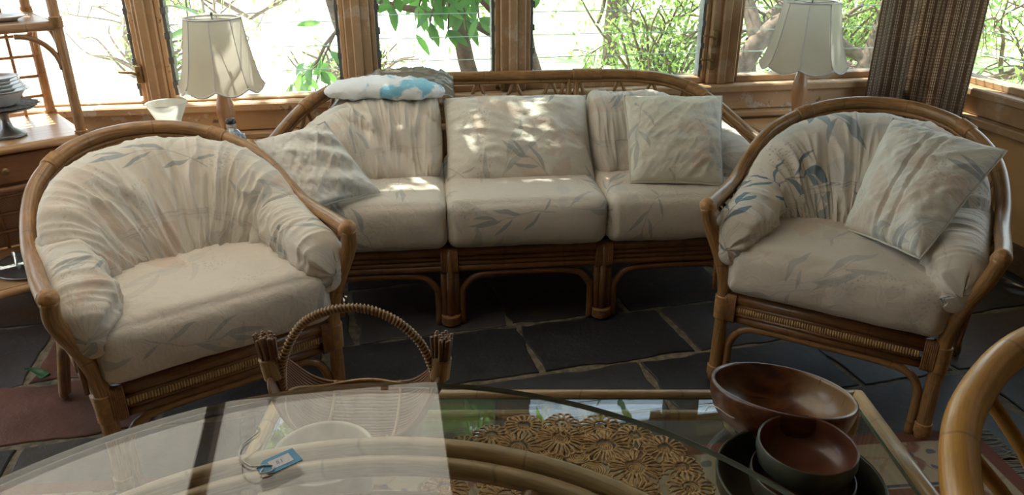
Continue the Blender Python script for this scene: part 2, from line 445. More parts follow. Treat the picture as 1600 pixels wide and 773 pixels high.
# window layout along the back wall (distance along it, at sill level)
def bu(px):   # bearing of an image column on the wall at sill height -> distance along the wall
    F=1185; th=R(23.4); best=None
    lo,hi=UL,UC
    for _ in range(60):
        m=(lo+hi)/2; p=BW@Vector((m,0,SILL)); d=p.y*math.cos(th)-(p.z-H)*math.sin(th); x=800+F*p.x/d
        if x<px: lo=m
        else: hi=m
    return lo
posts=[(bu(232),bu(265)),(bu(547),bu(586)),(bu(783),bu(822)),(bu(1104),bu(1147)),(UC-.06,UC+.02)]
def louvre_window(name,u0,u1,T,left=False,latch=None,fixed=False,louvres=True):
    w=empty(name,(0,0,0),kind='structure')
    f=MB(); fw=.022
    f.box(u0,u0+fw,.02,.10,SILL,HEAD,T,.004); f.box(u1-fw,u1,.02,.10,SILL,HEAD,T,.004)
    f.box(u0,u1,.02,.10,SILL,SILL+(.010 if left else .028),T,.003); f.box(u0,u1,.02,.10,HEAD-.03,HEAD,T,.004)
    f.build('window_frame',M_paint if left else M_paint_shaded,w)  # lighter copy on the bright left windows, shaded copy on the others
    g=M_winglassL if left else M_winglass
    if not fixed:
        c=MB()
        for u in (u0+fw,u1-fw-.012):
            c.box(u,u+.012,.03,.075,SILL+.028,HEAD-.03,T)
            z=SILL+.07
            while z<HEAD-.05:
                c.box(u-.002,u+.018,.022,.07,z-.012,z+.012,T); z+=.095
        c.build('louvre_channel',M_metal,w)
    z=SILL+(.014 if left else .035); k=0
    while z<HEAD-.06:
        b=MB(); a=R(12 if not fixed else 9)
        y0,z0=.035,z; y1,z1=.035+.105*math.sin(a),z+.105*math.cos(a)
        ux0,ux1=u0+fw+.006,u1-fw-.006
        b.add([(ux0,y1,z0),(ux1,y1,z0),(ux1,y0,z1),(ux0,y0,z1)],[(0,1,2,3)],None,False,T)
        b.build('louvre_blade',g,w,recalc=False)
        e=MB(); e.box(ux0,ux1,y1-.002,y1+.002,z0-.0015,z0+.0015,T); e.build('blade_edge',M_bladeedge,w)
        z+=.095; k+=1
    if latch:
        h=MB()
        for (u,z,sg) in latch:
            h.box(u-.012,u+.012,-.012,.0+.02,z-.035,z+.035,T,.003)
            h.tube([T@Vector((u,-.012,z)),T@Vector((u+sg*.02,-.03,z+.012)),T@Vector((u+sg*.065,-.035,z+.016))],[.007,.006,.0045],8)
        h.build('latch_lever',M_brass,w)
    return w
t_=NT('blade_edge'); M_bladeedge=t_.fin(t_.bsdf((.65,.8,.72),.3)) 
M_brass=plain('old_brass',(.30,.20,.09),.45,.6,scale=40)
louvre_window('window_1',UL+.05,posts[0][0],BW,True,[(posts[0][0]-.012,SILL+.12,-1)])
louvre_window('window_2',posts[0][1],posts[1][0],BW,True)
louvre_window('window_3',posts[1][1],posts[2][0],BW,False,[(posts[2][0]+.006,SILL+.05,-1)])
louvre_window('window_4',posts[2][1],posts[3][0],BW,False,[(posts[3][0]+.012,SILL+.10,-1),(posts[3][0]+.014,SILL+.20,-1)])
louvre_window('window_5',posts[3][1],UC-.06,BW,False,None,True)
louvre_window('window_6',.06,1.86,RW,False)
b=MB()
for i,(a,c) in enumerate(posts):
    b.box(a,c,.0,.13,SILL-.0,HEAD+.05,BW,.005)
    m=(a+c)/2
    if i<4: b.box(m-.022,m+.014,-.018,.0,SILL,HEAD+.08,BW,.005)
b.box(UL-.1,UL+.05,0,.13,SILL,HEAD+.08,BW,.005)
b.box(UL,UC,.0,.13,HEAD,HEAD+.065,BW,.005)
tag(b.build('trim_3',M_paint_shaded),kind='structure')
b=MB(); b.box(1.86,1.92,-.01,.13,SILL,HEAD+.08,RW,.005); b.box(0,1.9,.0,.13,HEAD,HEAD+.09,RW,.005); tag(b.build('trim_4',M_paint_shaded),kind='structure')
# glazed door and long window of the left wall
d=empty('door_1',(0,0,0),kind='structure'); b=MB()
b.box(.12,.19,-.10,-.04,0,HEAD+.08,LW,.004); b.box(1.43,1.5,-.10,-.04,0,HEAD+.08,LW,.004); b.box(.19,1.43,-.10,-.04,0,.09,LW,.004); b.box(.19,1.43,-.10,-.04,HEAD,HEAD+.08,LW,.004); b.box(.78,.84,-.10,-.04,.09,HEAD,LW,.004)
b.build('door_frame',M_paint,d); b=MB(); b.add([(.19,-.07,.09),(1.43,-.07,.09),(1.43,-.07,HEAD),(.19,-.07,HEAD)],[(0,1,2,3)],None,False,LW); b.build('door_pane',M_winglassL,d)
# roof: translucent sheets over the left of the room on dark rafters, boarded ceiling over the rest
def roof():
    # frame runs with the back wall: x along it, y inwards and rising
    def pt(u,d,dz=0): return BW@Vector((u,-d,2.235+.13*d+dz))
    sheet=thin('fibreglass_sheet',(.76,.69,.58),.38,.6,.04)
    ue=-.33; dd=2.1
    b=MB(); P=[]; n=150
    for i in range(n+1):
        u=-3.4+(ue+3.4)*i/n; P.append([pt(u,-.30,.03+.008*math.sin(u*2*PI/.12)),pt(u,dd,.03+.008*math.sin(u*2*PI/.12))])
    b.grid(P); tag(b.build('ceiling',sheet,recalc=False),kind='structure')
    board=wood('ceiling_boards',(.09,.05,.025),(.14,.08,.042),(14,1,14),.6)
    def slab(b,u0,u1,d0,d1,t0,t1):
        vs=[pt(u,d,t) for u in(u0,u1) for d in(d0,d1) for t in(t0,t1)]
        for f in [(0,1,3,2),(4,6,7,5),(0,4,5,1),(2,3,7,6),(0,2,6,4),(1,5,7,3)]: b.add([vs[i] for i in f],[(0,1,2,3)],None,False)
    b=MB(); slab(b,ue,3.2,-.30,dd,.02,.09); slab(b,-3.6,3.2,dd,6.8,.02,.09); tag(b.build('ceiling',board),kind='structure')
    b=MB()
    for u,w in ((-2.35,.05),(-1.42,.055),(ue,.10),(.9,.06),(1.7,.06)): slab(b,u-w/2,u+w/2,-.28,6.5,-.055,.022)
    o=b.build('trim_5',M_dkwood); tag(o,kind='structure')
roof()
# ------------------------------------------------------------------ cushions
def shell(mb,path,zt,zb,th,lean=lambda s:0,NU=120,NV=44,pleat=0,pd=.3,pend=(.12,.12),seed=0,wr=.006,pw=.75,uo=(0,0),fold=None,gath=0.0):
    """padded cushion swept along a plan path. path(s)->Vector xy, inner side is to the RIGHT of travel"""
    pts=[path(i/NU) for i in range(NU+1)]; L=[0]
    for a,b in zip(pts,pts[1:]): L.append(L[-1]+(b-a).length)
    P=[];UV=[]
    for i in range(NU+1):
        s=i/NU; d=(pts[min(i+1,NU)]-pts[max(i-1,0)]).normalized(); n=Vector((d.y,-d.x,0))
        e=1.0
        if s<pend[0]: e=math.sqrt(max(0,1-((pend[0]-s)/pend[0])**2.4))
        if s>1-pend[1]: e=min(e,math.sqrt(max(0,1-((s-1+pend[1])/pend[1])**2.4)))
        e=max(e,.02); a,b=zt(s),zb(s); zc=(a+b)/2; hz=(a-b)/2
        row=[];ur=[]
        for j in range(NV):
            f=2*PI*j/NV; cx,sz=sp(math.cos(f),pw),sp(math.sin(f),pw)
            t=th(s)*e
            if pleat:
                wv=abs(math.sin(PI*(pleat*s+.16*nz(s*3,sz,seed))))
                t*=1-pd*(1-wv**.4)*max(0,cx+.35)
            z=zc+hz*sz*(e**.7)
            if pleat: z-=hz*.012*(1-wv**.6)*max(0,sz)
            off=t*cx-lean(s)*(-(z-zc))
            w=wr*(nz(L[i]*9,z*5,seed)*1.0+nz(L[i]*26+2*z,z*8,seed+5)*.55)
            if fold: w+=fold(s,sz,L[i],z)
            if gath:
                for q_,(fq,fz,am) in enumerate(((16,2.2,.013),(34,4.0,.008))):
                    c_=1-abs(nz(L[i]*fq+z*3,z*fz+sz*.5,seed*2+q_))*3.2
                    w+=gath*am*(max(0,c_)**2-.25)
            p=pts[i]+n*(off+w*(1 if cx>-.2 else .3)); row.append(Vector((p.x,p.y,z+w*.5*(sz>.3))))
            ur.append((L[i]+uo[0],f/(2*PI)*2*(hz*2+t)+uo[1]))
        P.append(row);UV.append(ur)
    mb.grid(P,UV,closev=True)
    return P
def boxcush(mb,x0,x1,y0,y1,z0,z1,r=.045,seed=0,crown=.012,front_bulge=.012,nx=46,ny=40,wr=.0035,T=None,uo=(0,0)):
    """foam cushion: rounded box grid with soft crown; uv unfolds the front onto the top"""
    def prof(n,a,b):   # side profile samples top & front etc handled by cube-sphere style rounding
        return [a+(b-a)*i/n for i in range(n+1)]
    hx,hy,hz=(x1-x0)/2,(y1-y0)/2,(z1-z0)/2; c=Vector(((x0+x1)/2,(y0+y1)/2,(z0+z1)/2))
    def rnd_(p):
        q=Vector((max(-hx+r,min(hx-r,p.x)),max(-hy+r,min(hy-r,p.y)),max(-hz+r,min(hz-r,p.z))))
        d=p-q
        if d.length>1e-9: d=d.normalized()*r
        o=q+d
        fx=1-(p.x/hx)**4; fy=1-(p.y/hy)**4; fz=1-(p.z/hz)**2
        if p.z>hz*.5: o.z+=crown*fx*fy*(p.z/hz)
        if abs(p.y)>hy*.9: o.y+=math.copysign(front_bulge*fx*fz,p.y)
        if abs(p.x)>hx*.9: o.x+=math.copysign(front_bulge*.5*fy*fz,p.x)
        w=wr*nz(p.x*7+seed,p.y*7,p.z*9)+wr*.7*nz(p.x*20,p.y*12+seed,p.z*16)
        o+=d.normalized()*w if d.length>0 else Vector((0,0,w))
        return o
    nz_=14
    faces=[('z',1),('z',-1),('y',-1),('y',1),('x',1),('x',-1)]
    for ax,sg in faces:
        P=[];UV=[]
        A,B=(nx,ny) if ax=='z' else ((nx,nz_) if ax=='y' else (ny,nz_))
        for i in range(A+1):
            row=[];ur=[]
            for j in range(B+1):
                u=-1+2*i/A; v=-1+2*j/B
                u=math.sin(u*PI/2)*.35+u*.65; v=math.sin(v*PI/2)*.35+v*.65
                p=Vector((u*hx,v*hy,sg*hz)) if ax=='z' else (Vector((u*hx,sg*hy,v*hz)) if ax=='y' else Vector((sg*hx,u*hy,v*hz)))
                row.append(rnd_(p)+c)
                if ax=='z': ur.append((p.x+uo[0],p.y+uo[1]))
                elif ax=='y': ur.append((p.x+uo[0],sg*(hy+hz-p.z)+uo[1]))
                else: ur.append((sg*(hx+hz-p.z)+uo[0],p.y+uo[1]))
            P.append(row);UV.append(ur)
        mb.grid(P,UV,T=T)
def merge(o,d=.0004):
    import bmesh
    bm=bmesh.new(); bm.from_mesh(o.data); bmesh.ops.remove_doubles(bm,verts=bm.verts,dist=d); bmesh.ops.recalc_face_normals(bm,faces=bm.faces); bm.to_mesh(o.data); bm.free()
def pillow(name,m,w,h,th,T,seed=0,wr=.012,droop=0,label=None,cat='cushion',group=None,n=56,ear=.05,parent=None,folds=None,piping=True):
    """square scatter cushion; local x width, z height, y thickness (front is -y)"""
    mb=MB()
    for sg in(-1,1):
        P=[];UV=[]
        for i in range(n+1):
            row=[];ur=[]
            for j in range(n+1):
                u=-1+2*i/n; v=-1+2*j/n
                k=(max(0,1-abs(u)**2.6)*max(0,1-abs(v)**2.6))**.55
                x=u*w/2*(1-ear*(1-v*v)); z=v*h/2*(1-ear*(1-u*u))
                y=sg*th/2*k
                if sg<0:
                    p_=(u*.9-v*.7)+seed; q_2=(u*.6+v*1.1)
                    r1=max(0,1-abs(nz(p_,q_2*2.0,seed*1.7))*3.2)**1.5+.6*max(0,1-abs(nz(p_*1.3+4,q_2*5,seed))*4)**1.5
                    r2=.4*nz(u*2.2+seed*3,v*2.2,seed)
                    y-=wr*(r1*.7+r2*.5)*min(1,k*1.6)
                    if folds: y-=folds(u,v)*min(1,k*2)
                z-=droop*(1-u*u)*max(0,v)
                row.append(Vector((x,y+.004*nz(u*8,v*8,seed),z))); ur.append((x+seed*.7,z+seed*.31))
            P.append(row);UV.append(ur)
        mb.grid(P,UV)
    c=Vector()
    o=mb.build(name,m,parent); merge(o)
    o.matrix_local=T
    if label: tag(o,label,cat,group)
    return o
def basis(center,xdir,zdir):
    x=Vector(xdir).normalized(); z=Vector(zdir); z=(z-x*z.dot(x)).normalized(); y=z.cross(x)
    Mx=Matrix((x,y,z)).transposed().to_4x4(); return Matrix.Translation(center)@Mx
# ------------------------------------------------------------------ armchair
RZ=[(0,.812),(.10,.808),(.22,.790),(.34,.752),(.44,.715),(.54,.655),(.62,.605),(.70,.582),(.85,.583),(1.1,.60)]   # rail height against arc length from the apex
def uplan(a,y0,y1,yf,n=90):
    """U plan from left tip to right tip with arc length from the apex"""
    L=[(-a,yf+(y0-yf)*i/18,0) for i in range(18)]
    for i in range(n+1):
        t=PI*(1-i/n); L.append((a*math.cos(t),y0+(y1-y0)*math.sin(t),0))
    L+=[(a,y0+(yf-y0)*i/18,0) for i in range(1,19)]
    L=[Vector(p) for p in L]; S=[0]
    for p,q in zip(L,L[1:]): S.append(S[-1]+(q-p).length)
    mid=S[-1]/2
    return L,[s-mid for s in S]
def make_chair(loc,ang,label,fab,seed,A=.39,Y1=.735,hs=1.0,sc=1.0):
    ch=empty('rattan_armchair',loc,ang,label,'armchair','rattan armchairs with padded floral cushions')
    L,S=uplan(A,.31,Y1,-.02)
    rail=[Vector((p.x*(1+.02*max(0,1-abs(p.y-.1)/.3)),p.y,(interp(abs(s)*sc,RZ)-.58)*hs+.58)) for p,s in zip(L,S)]
    # smooth heights
    for _ in range(6):
        z=[p.z for p in rail]
        for i in range(1,len(rail)-1): rail[i].z=(z[i-1]+2*z[i]+z[i+1])/4
    b=MB(); b.tube(rail,.0205,14); b.build('top_rail',M_cane,ch)
    b=MB(); b.tube([p+Vector((-p.x*.012,-.004,-.027)) for p in rail[3:-3]],.0085,8); b.build('under_rail',M_cane,ch)
    # bindings on the rail
    for q in (.34,.66):
        i=int(q*(len(rail)-1)); b=MB(); wraps(b,[p for p in rail[i-2:i+3]],.0225,step=.007); b.build('rail_binding',M_wrap,ch)
    legs=[]
    for sg in(-1,1):
        tip=Vector((sg*A*1.0,-.035,.595))
        pts=cr([(sg*.305,0,0),(sg*.303,0,.16),(sg*.305,-.002,.33),(sg*.325,-.010,.43),(sg*.362,-.022,.53),tip],8)
        b=MB(); b.tube(pts,[.0205]*len(pts),12); b.build('front_leg',M_cane,ch)
        # coiled tip
        b=MB(); d=(pts[-1]-pts[-2]).normalized(); ax=(rail[0 if sg<0 else -1]-rail[2 if sg<0 else -3]).normalized()
        c=tip+Vector((0,.005,.004))
        prof=[(.0005,.030),(.006,.0305),(.008,.028),(.013,.029),(.0155,.026),(.020,.025),(.0225,.020),(.0255,.018),(.0262,.010),(.0268,.006),(.0262,.002),(.0268,-.004),(.0262,-.010),(.0268,-.016),(.0245,-.024)]
        q=Vector((0,0,1)).rotation_difference((ax*.55+d*.5).normalized()).to_matrix().to_4x4()
        b.lathe([(r_*.86,z_*.9) for r_,z_ in prof],18,Matrix.Translation(c-(ax*.55+d*.5).normalized()*.006)@q); b.build('arm_coil',M_wrap,ch)
        b=MB(); wraps(b,[(sg*.304,0,.228),(sg*.305,0,.311)],.0225,step=.008); b.build('leg_binding',M_wrap,ch)
        b=MB(); wraps(b,[(sg*.305,0,.02),(sg*.304,0,.055)],.0225,step=.007); b.build('leg_binding',M_wrap,ch)
        # rear leg and its loop brace
        rp=cr([(sg*.325,.56,.311),(sg*.338,.567,.20),(sg*.358,.58,.08),(sg*.368,.585,.016)],6)
        b=MB(); b.tube(rp,.018,12); b.build('rear_leg',M_cane,ch)
        lp=cr([(sg*.372,.555,.03),(sg*.366,.53,.09),(sg*.352,.48,.20),(sg*.340,.41,.262),(sg*.325,.28,.272),(sg*.318,.12,.262),(sg*.312,.05,.20),(sg*.309,.042,.06)],7)
        b=MB(); b.tube(lp,.0125,10); b.tube(cr([(sg*.370,.577,.018),(sg*.373,.565,.014),(sg*.373,.553,.035)],5),.0125,8); b.build('side_brace',M_cane,ch)
        b=MB(); b.tube([(sg*.308,.01,.311),(sg*.322,.3,.311),(sg*.326,.56,.311)],.017,10); b.tube([(sg*.308,.01,.241),(sg*.322,.3,.241),(sg*.332,.56,.241)],.015,10); b.build('side_rail',M_cane_dk,ch)
        # spindles under the arm
        for k in range(6):
            y=.03+k*.062; top=rail[0 if sg<0 else -1].copy()
            for p in rail:
                if p.x*sg>0 and abs(p.y-y)<abs(top.y-y): top=p.copy()
            b=MB(); lean=.05 if k%2 else -.035
            b.tube(cr([top+Vector((0,0,-.02)),(sg*(A*.93),y+lean*.5,.50),(sg*.335,y+lean,.32)],5),.0068,7); b.build('arm_spindle',M_cane_dk,ch)
    # back struts: pairs that bow apart below the rail
    n=len(rail)
    for k in range(9):
        i=int(n*(.235+.53*k/8)); top=rail[i]+Vector((0,0,-.02)); t=(rail[i+1]-rail[i-1]); t.z=0; t.normalize()
        nin=Vector((t.y,-t.x,0))
        for sg in(-1,1):
            bot=Vector((top.x*.84,(top.y-.3)*.66+.28,.32))+t*sg*.055
            b=MB(); b.tube(cr([top+t*sg*.010,top+t*sg*.014+Vector((0,0,-.025)),top+t*sg*.045+nin*.012+Vector((0,0,-.10)),top*.4+bot*.6+t*sg*.01,bot],5),.0075,7); b.build('back_strut',M_cane,ch)
    # two uprights carrying the rail
    for sg in(-1,1):
        i=int(n*(.5+sg*.2)); b=MB(); b.tube([rail[i]+Vector((0,0,-.01)),(sg*.29,.56,.48),(sg*.29,.55,.311)],.0135,10); b.build('back_post',M_cane,ch)
    # seat frame
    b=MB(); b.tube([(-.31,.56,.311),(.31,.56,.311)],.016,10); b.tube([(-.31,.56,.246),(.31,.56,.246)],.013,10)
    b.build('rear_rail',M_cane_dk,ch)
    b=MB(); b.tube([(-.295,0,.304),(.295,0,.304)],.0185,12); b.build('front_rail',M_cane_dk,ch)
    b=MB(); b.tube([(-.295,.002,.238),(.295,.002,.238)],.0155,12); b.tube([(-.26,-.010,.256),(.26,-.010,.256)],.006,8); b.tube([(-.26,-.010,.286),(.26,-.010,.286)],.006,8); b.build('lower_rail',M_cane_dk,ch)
    b=MB(); x=-.255
    while x<.255:
        b.tube([(x,-.009,.257),(x,-.0145,.271),(x,-.009,.285)],.0036,6); x+=.0072
    b.build('woven_band',M_band,ch)
    for sg in(-1,1):
        b=MB()
        for k in range(7):
            x=sg*(.262+k*.0048); b.tube([(x,-.012,.226),(x,-.0205,.236),(x,-.0205,.308),(x,-.012,.320)],.0034,6)
        b.build('rail_end_wrap',M_wrap_dk,ch)
    b=MB(); a=cr([(-.272,.004,.0),(-.272,.004,.10),(-.268,.004,.152),(-.235,.004,.198),(-.17,.004,.212),(0,.004,.214),(.17,.004,.212),(.235,.004,.198),(.268,.004,.152),(.272,.004,.10),(.272,.004,.0)],8)
    b.tube(a,.0125,10); b.build('arch_brace',M_cane,ch)
    b=MB()
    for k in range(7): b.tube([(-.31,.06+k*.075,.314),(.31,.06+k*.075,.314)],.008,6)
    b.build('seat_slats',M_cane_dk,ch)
    # cushions
    b=MB(); boxcush(b,-.300,.300,-.036,.55,.325,.490,.040,seed,.016,.020,uo=(seed*.37,seed*.21)); o=b.build('seat_cushion',M_fabseat,ch); merge(o)
    # back cushion
    def bp(s):
        t=PI*(.98-.96*s); return Vector((.272*math.cos(t),.215+.240*math.sin(t),0))
    tot=.315*PI*.94
    def zt(s):
        d=abs(s-.5)*2; return (interp(d,[(0,.800),(.25,.790),(.5,.752),(.72,.69),(.86,.635),(1,.585)])-.58)*(.3+.7*hs)+.58
    def fold(s,sz,l,z):
        return .007*math.sin(l*70+sz*1.6+3*nz(l*5,z*4,seed))*max(0,.5-abs(sz-.1))
    b=MB(); shell(b,bp,zt,lambda s:.455,lambda s:.070+.022*math.sin(PI*s),lambda s:-.30-.55*math.sin(PI*s),NU=240,NV=64,gath=1.0,pleat=9,pd=.13,pend=(.10,.10),seed=seed,wr=.010,fold=fold,uo=(seed*.3,.1))
    o=b.build('back_cushion',fab,ch)
    # arm bolsters with gathered ends
    for sg in(-1,1):
        def ap(s,sg=sg):
            y=.40-.44*s if sg>0 else -.04+.44*s
            return Vector((sg*(.305-.02*math.sin(PI*(s if sg>0 else 1-s))),y,0))
        def tz(s,sg=sg):
            q=s if sg>0 else 1-s; return interp(q,[(0,.625),(.4,.612),(.8,.590),(1,.565)])
        def bz(s,sg=sg):
            q=s if sg>0 else 1-s; return interp(q,[(0,.47),(.6,.45),(.85,.415),(1,.385)])
        def fd(s,sz,l,z,sg=sg):
            q=s if sg>0 else 1-s
            return .008*math.sin(14*math.atan2(sz*1.2+.01,1.2)+nz(l*9,z*9,seed)*3)*max(0,(q-.72)/.28)+.006*math.sin(l*55+4*sz+2*nz(l*6,z*6,seed+2))*(.6-.4*q)
        b=MB(); shell(b,ap,tz,bz,lambda s:.076,lambda s:0,NU=130,NV=60,gath=.8,pend=((.12,.22) if sg>0 else (.22,.12)),seed=seed+3*sg,wr=.009,fold=fd,pw=.85,uo=(seed*.5+sg,.6))
        b.build('arm_cushion',fab,ch)
    return ch
CR=make_chair((.922,1.956,0),R(-30.5),'rattan armchair holding a loose square cushion, standing in front of the curtain',M_fabR,2.3,.377,.742,.94)
CL=make_chair((-.764,1.751,0),R(36),'rattan armchair with empty seat and faded cushions, beside the rattan shelf unit',M_fabL,5.1,.362,.763,.81,1.08)
# ------------------------------------------------------------------ sofa
def make_sofa():
    so=empty('rattan_sofa',(.055,2.505,0),R(6),'long rattan sofa with three seat cushions, standing below the louvred windows','sofa')
    A=.965; cx,cy,y1=.50,.52,.72
    L=[Vector((-A,.10+(y1-cy-.10)*i/14,0)) for i in range(14)]
    for i in range(41):
        t=PI-PI/2*i/40; L.append(Vector((-(A-cx)+cx*math.cos(t),(y1-cy)+cy*math.sin(t),0)))
    for i in range(1,30): L.append(Vector((-(A-cx)+2*(A-cx)*i/30,y1,0)))
    for i in range(41):
        t=PI/2-PI/2*i/40; L.append(Vector(((A-cx)+cx*math.cos(t),(y1-cy)+cy*math.sin(t),0)))
    L+=[Vector((A,(y1-cy)-(y1-cy-.10)*i/14,0)) for i in range(1,15)]
    def hz(p):
        if p.y>y1-cy and abs(p.x)>A-cx:
            t=math.atan2((p.y-(y1-cy))/cy,(abs(p.x)-(A-cx))/cx)   # 90 = middle
            return interp(math.degrees(t),[(0,.575),(14,.585),(22,.605),(32,.645),(45,.705),(58,.75),(70,.767),(90,.775)])
        return .775 if p.y>y1-.1 else .578
    rail=[Vector((p.x,p.y,hz(p))) for p in L]
    for _ in range(5):
        z=[p.z for p in rail]
        for i in range(1,len(rail)-1): rail[i].z=(z[i-1]+2*z[i]+z[i+1])/4
    b=MB(); b.tube(rail,.0205,14); b.build('top_rail',M_cane,so)
    b=MB(); b.tube([p+Vector((-p.x*.008,-.004,-.026)) for p in rail[3:-3]],.0085,8); b.build('under_rail',M_cane,so)
    n=len(rail)
    for q in (.26,.42,.58,.74):
        i=int(q*(n-1)); b=MB(); wraps(b,rail[i-2:i+3],.0225,step=.007); b.build('rail_binding',M_wrap,so)
    # uprights behind the cushions
    for x in (-.28,.28):
        b=MB()
        for dx in(-.016,.016): b.tube([(x+dx,y1,.775),(x+dx,y1-.01,.30)],.0125,9)
        b.tube([(x-.03,y1,.755),(x-.06,y1,.66)],.008,7); b.tube([(x+.03,y1,.755),(x+.06,y1,.66)],.008,7)
        b.build('back_post',M_cane,so)
    k=0; i=20
    while i<n-20:
        top=rail[i]+Vector((0,0,-.03)); t=(rail[i+1]-rail[i-1]); t.z=0; t.normalize()
        if abs(abs(top.x)-.28)>.07:
            for sg in(-1,1):
                b=MB(); b.tube(cr([top+t*sg*.006,top+t*sg*.022+Vector((0,0,-.04)),top+t*sg*.055+Vector((0,0,-.12)),Vector((top.x*.97,top.y*.94,.32))+t*sg*.06],5),.0075,7); b.build('back_strut',M_cane,so)
        i+=1; 
        while i<n-20 and (rail[i]-rail[i-1]).length>0 and (Vector((rail[i].x,rail[i].y))-Vector((top.x,top.y))).length<.125: i+=1
    for sg in(-1,1):
        for k in range(4):
            y=.17+k*.07; b=MB(); b.tube([(sg*A,y,.56),(sg*(A-.03),y+.02,.44),(sg*(A-.09),y+.03,.31)],.007,7); b.build('arm_spindle',M_cane_dk,so)
        b=MB(); pts=cr([(sg*.86,.12,0),(sg*.86,.12,.2),(sg*.865,.12,.32),(sg*.90,.11,.45),(sg*A,.10,.575)],8); b.tube(pts,.0205,12); b.build('front_leg',M_cane,so)
        b=MB(); b.lathe([(.001,.026),(.012,.025),(.020,.019),(.025,.008),(.0245,-.006),(.022,-.02)],16,Matrix.Translation((sg*A,.092,.577))@Matrix.Rotation(R(70),4,'X')); b.build('arm_coil',M_wrap,so)
        b=MB(); b.tube([(sg*.87,.66,0),(sg*.86,.66,.31)],.018,12); b.build('rear_leg',M_cane,so)
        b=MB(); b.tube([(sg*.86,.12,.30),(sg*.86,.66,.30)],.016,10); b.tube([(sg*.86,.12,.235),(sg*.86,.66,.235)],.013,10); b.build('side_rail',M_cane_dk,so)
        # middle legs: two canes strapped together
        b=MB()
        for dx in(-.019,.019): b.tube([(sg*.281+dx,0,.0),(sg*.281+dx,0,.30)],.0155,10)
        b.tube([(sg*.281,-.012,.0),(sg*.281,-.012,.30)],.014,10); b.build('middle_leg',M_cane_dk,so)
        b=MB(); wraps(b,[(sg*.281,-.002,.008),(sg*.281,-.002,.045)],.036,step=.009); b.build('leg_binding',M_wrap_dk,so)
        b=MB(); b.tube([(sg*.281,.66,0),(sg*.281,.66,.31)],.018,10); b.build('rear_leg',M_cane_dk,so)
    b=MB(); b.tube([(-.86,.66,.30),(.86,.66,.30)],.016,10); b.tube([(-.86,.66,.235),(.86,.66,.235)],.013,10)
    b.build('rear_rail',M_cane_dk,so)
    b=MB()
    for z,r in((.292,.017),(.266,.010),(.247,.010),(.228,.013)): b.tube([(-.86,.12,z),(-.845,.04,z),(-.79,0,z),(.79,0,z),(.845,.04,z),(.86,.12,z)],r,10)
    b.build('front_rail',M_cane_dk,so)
    for x in(-.281,.281):
        b=MB()
        for k in range(10): b.tube([(x-.028+k*.0062,-.012,.213),(x-.028+k*.0062,-.0215,.226),(x-.028+k*.0062,-.0215,.295),(x-.028+k*.0062,-.012,.308)],.0036,6)
        b.build('rail_wrap',M_wrap_dk,so)
    for x0,x1 in((-.775,-.325),(-.237,.237),(.325,.775)):
        a=cr([(x0,.003,0),(x0,.003,.12),(x0+.006,.003,.145),(x0+.04,.003,.186),(x0+.10,.003,.200),((x0+x1)/2,.003,.203),(x1-.10,.003,.200),(x1-.04,.003,.186),(x1-.006,.003,.145),(x1,.003,.12),(x1,.003,0)],7)
        b=MB(); b.tube(a,.0125,10); b.build('arch_brace',M_cane_dk,so)
    b=MB()
    for k in range(8): b.tube([(-.79,.05+k*.08,.300),(.79,.05+k*.08,.300)],.008,6)
    b.build('seat_slats',M_cane_dk,so)
    for k,(x0,x1) in enumerate(((-.80,-.287),(-.281,.281),(.287,.80))):
        b=MB(); boxcush(b,x0,x1,-.045,.60,.312,.492,.036,k*3.3+1,.010,.018,uo=(k*1.7,k*.9)); o=b.build('seat_cushion',M_fabS,so); merge(o)
    # shaped end back cushions
    for sg in(-1,1):
        pl=[Vector((-.285,.385,0)),Vector((-.40,.385,0)),Vector((-.52,.375,0)),Vector((-.63,.345,0)),Vector((-.72,.285,0)),Vector((-.785,.20,0)),Vector((-.80,.13,0))]
        if sg<0: C=cr(pl[::-1],24)                 # travel left end -> middle : inner side on the right
        else: C=cr([Vector((-p.x,p.y,0)) for p in pl],24)
        C=[C[min(len(C)-1,int(k))] for k in range(len(C))]
        def path(s,C=C):
            f=s*(len(C)-1); i=min(int(f),len(C)-2); return C[i].lerp(C[i+1],f-i)
        def zt(s,sg=sg):
            q=1-s if sg<0 else s
            return interp(q,[(0,.755 if sg<0 else .745),(.35,.755),(.55,.725),(.7,.67),(.85,.615),(1,.56)])
        def fold(s,sz,l,z,sg=sg):
            if sg>0: return .006*math.sin(l*30+sz*2+3*nz(l*3,z*3,8))
            q=1-s; # long sagging folds running down to the middle
            ph=q*3.1-(sz+1)*.9
            return .032*(abs(math.sin(ph*2.6+.7*nz(l*3,z*3,2)))**.5-.6)*max(0,1-abs(sz)*.6)
        b=MB(); shell(b,path,zt,lambda s:.47,lambda s:.098,(lambda s:-.25-.5*s) if sg<0 else (lambda s:-.75+.5*s),NU=220,NV=64,gath=.75,pend=(.10,.07) if sg<0 else (.07,.10),seed=20+sg,wr=.012,fold=fold,pw=.7,uo=(sg*2,.3))
        b.build('back_cushion',M_fabS,so)
    return so
SO=make_sofa()
TS=SO.matrix_basis.copy(); TS=fr(Vector((.055,2.505,0)),R(6))
# middle back cushion belongs to the sofa
def foldm(u,v): return .010*(abs(math.sin((u*1.6+v*1.1)*2.6+nz(u*2,v*2,4)))**.6-.5)
pillow('back_cushion',M_fabP,.565,.385,.20,basis(Vector((.005,.335,.598)),(1,0,0),(0,.80,.9)),seed=3,wr=.008,parent=SO,folds=foldm,ear=.03)
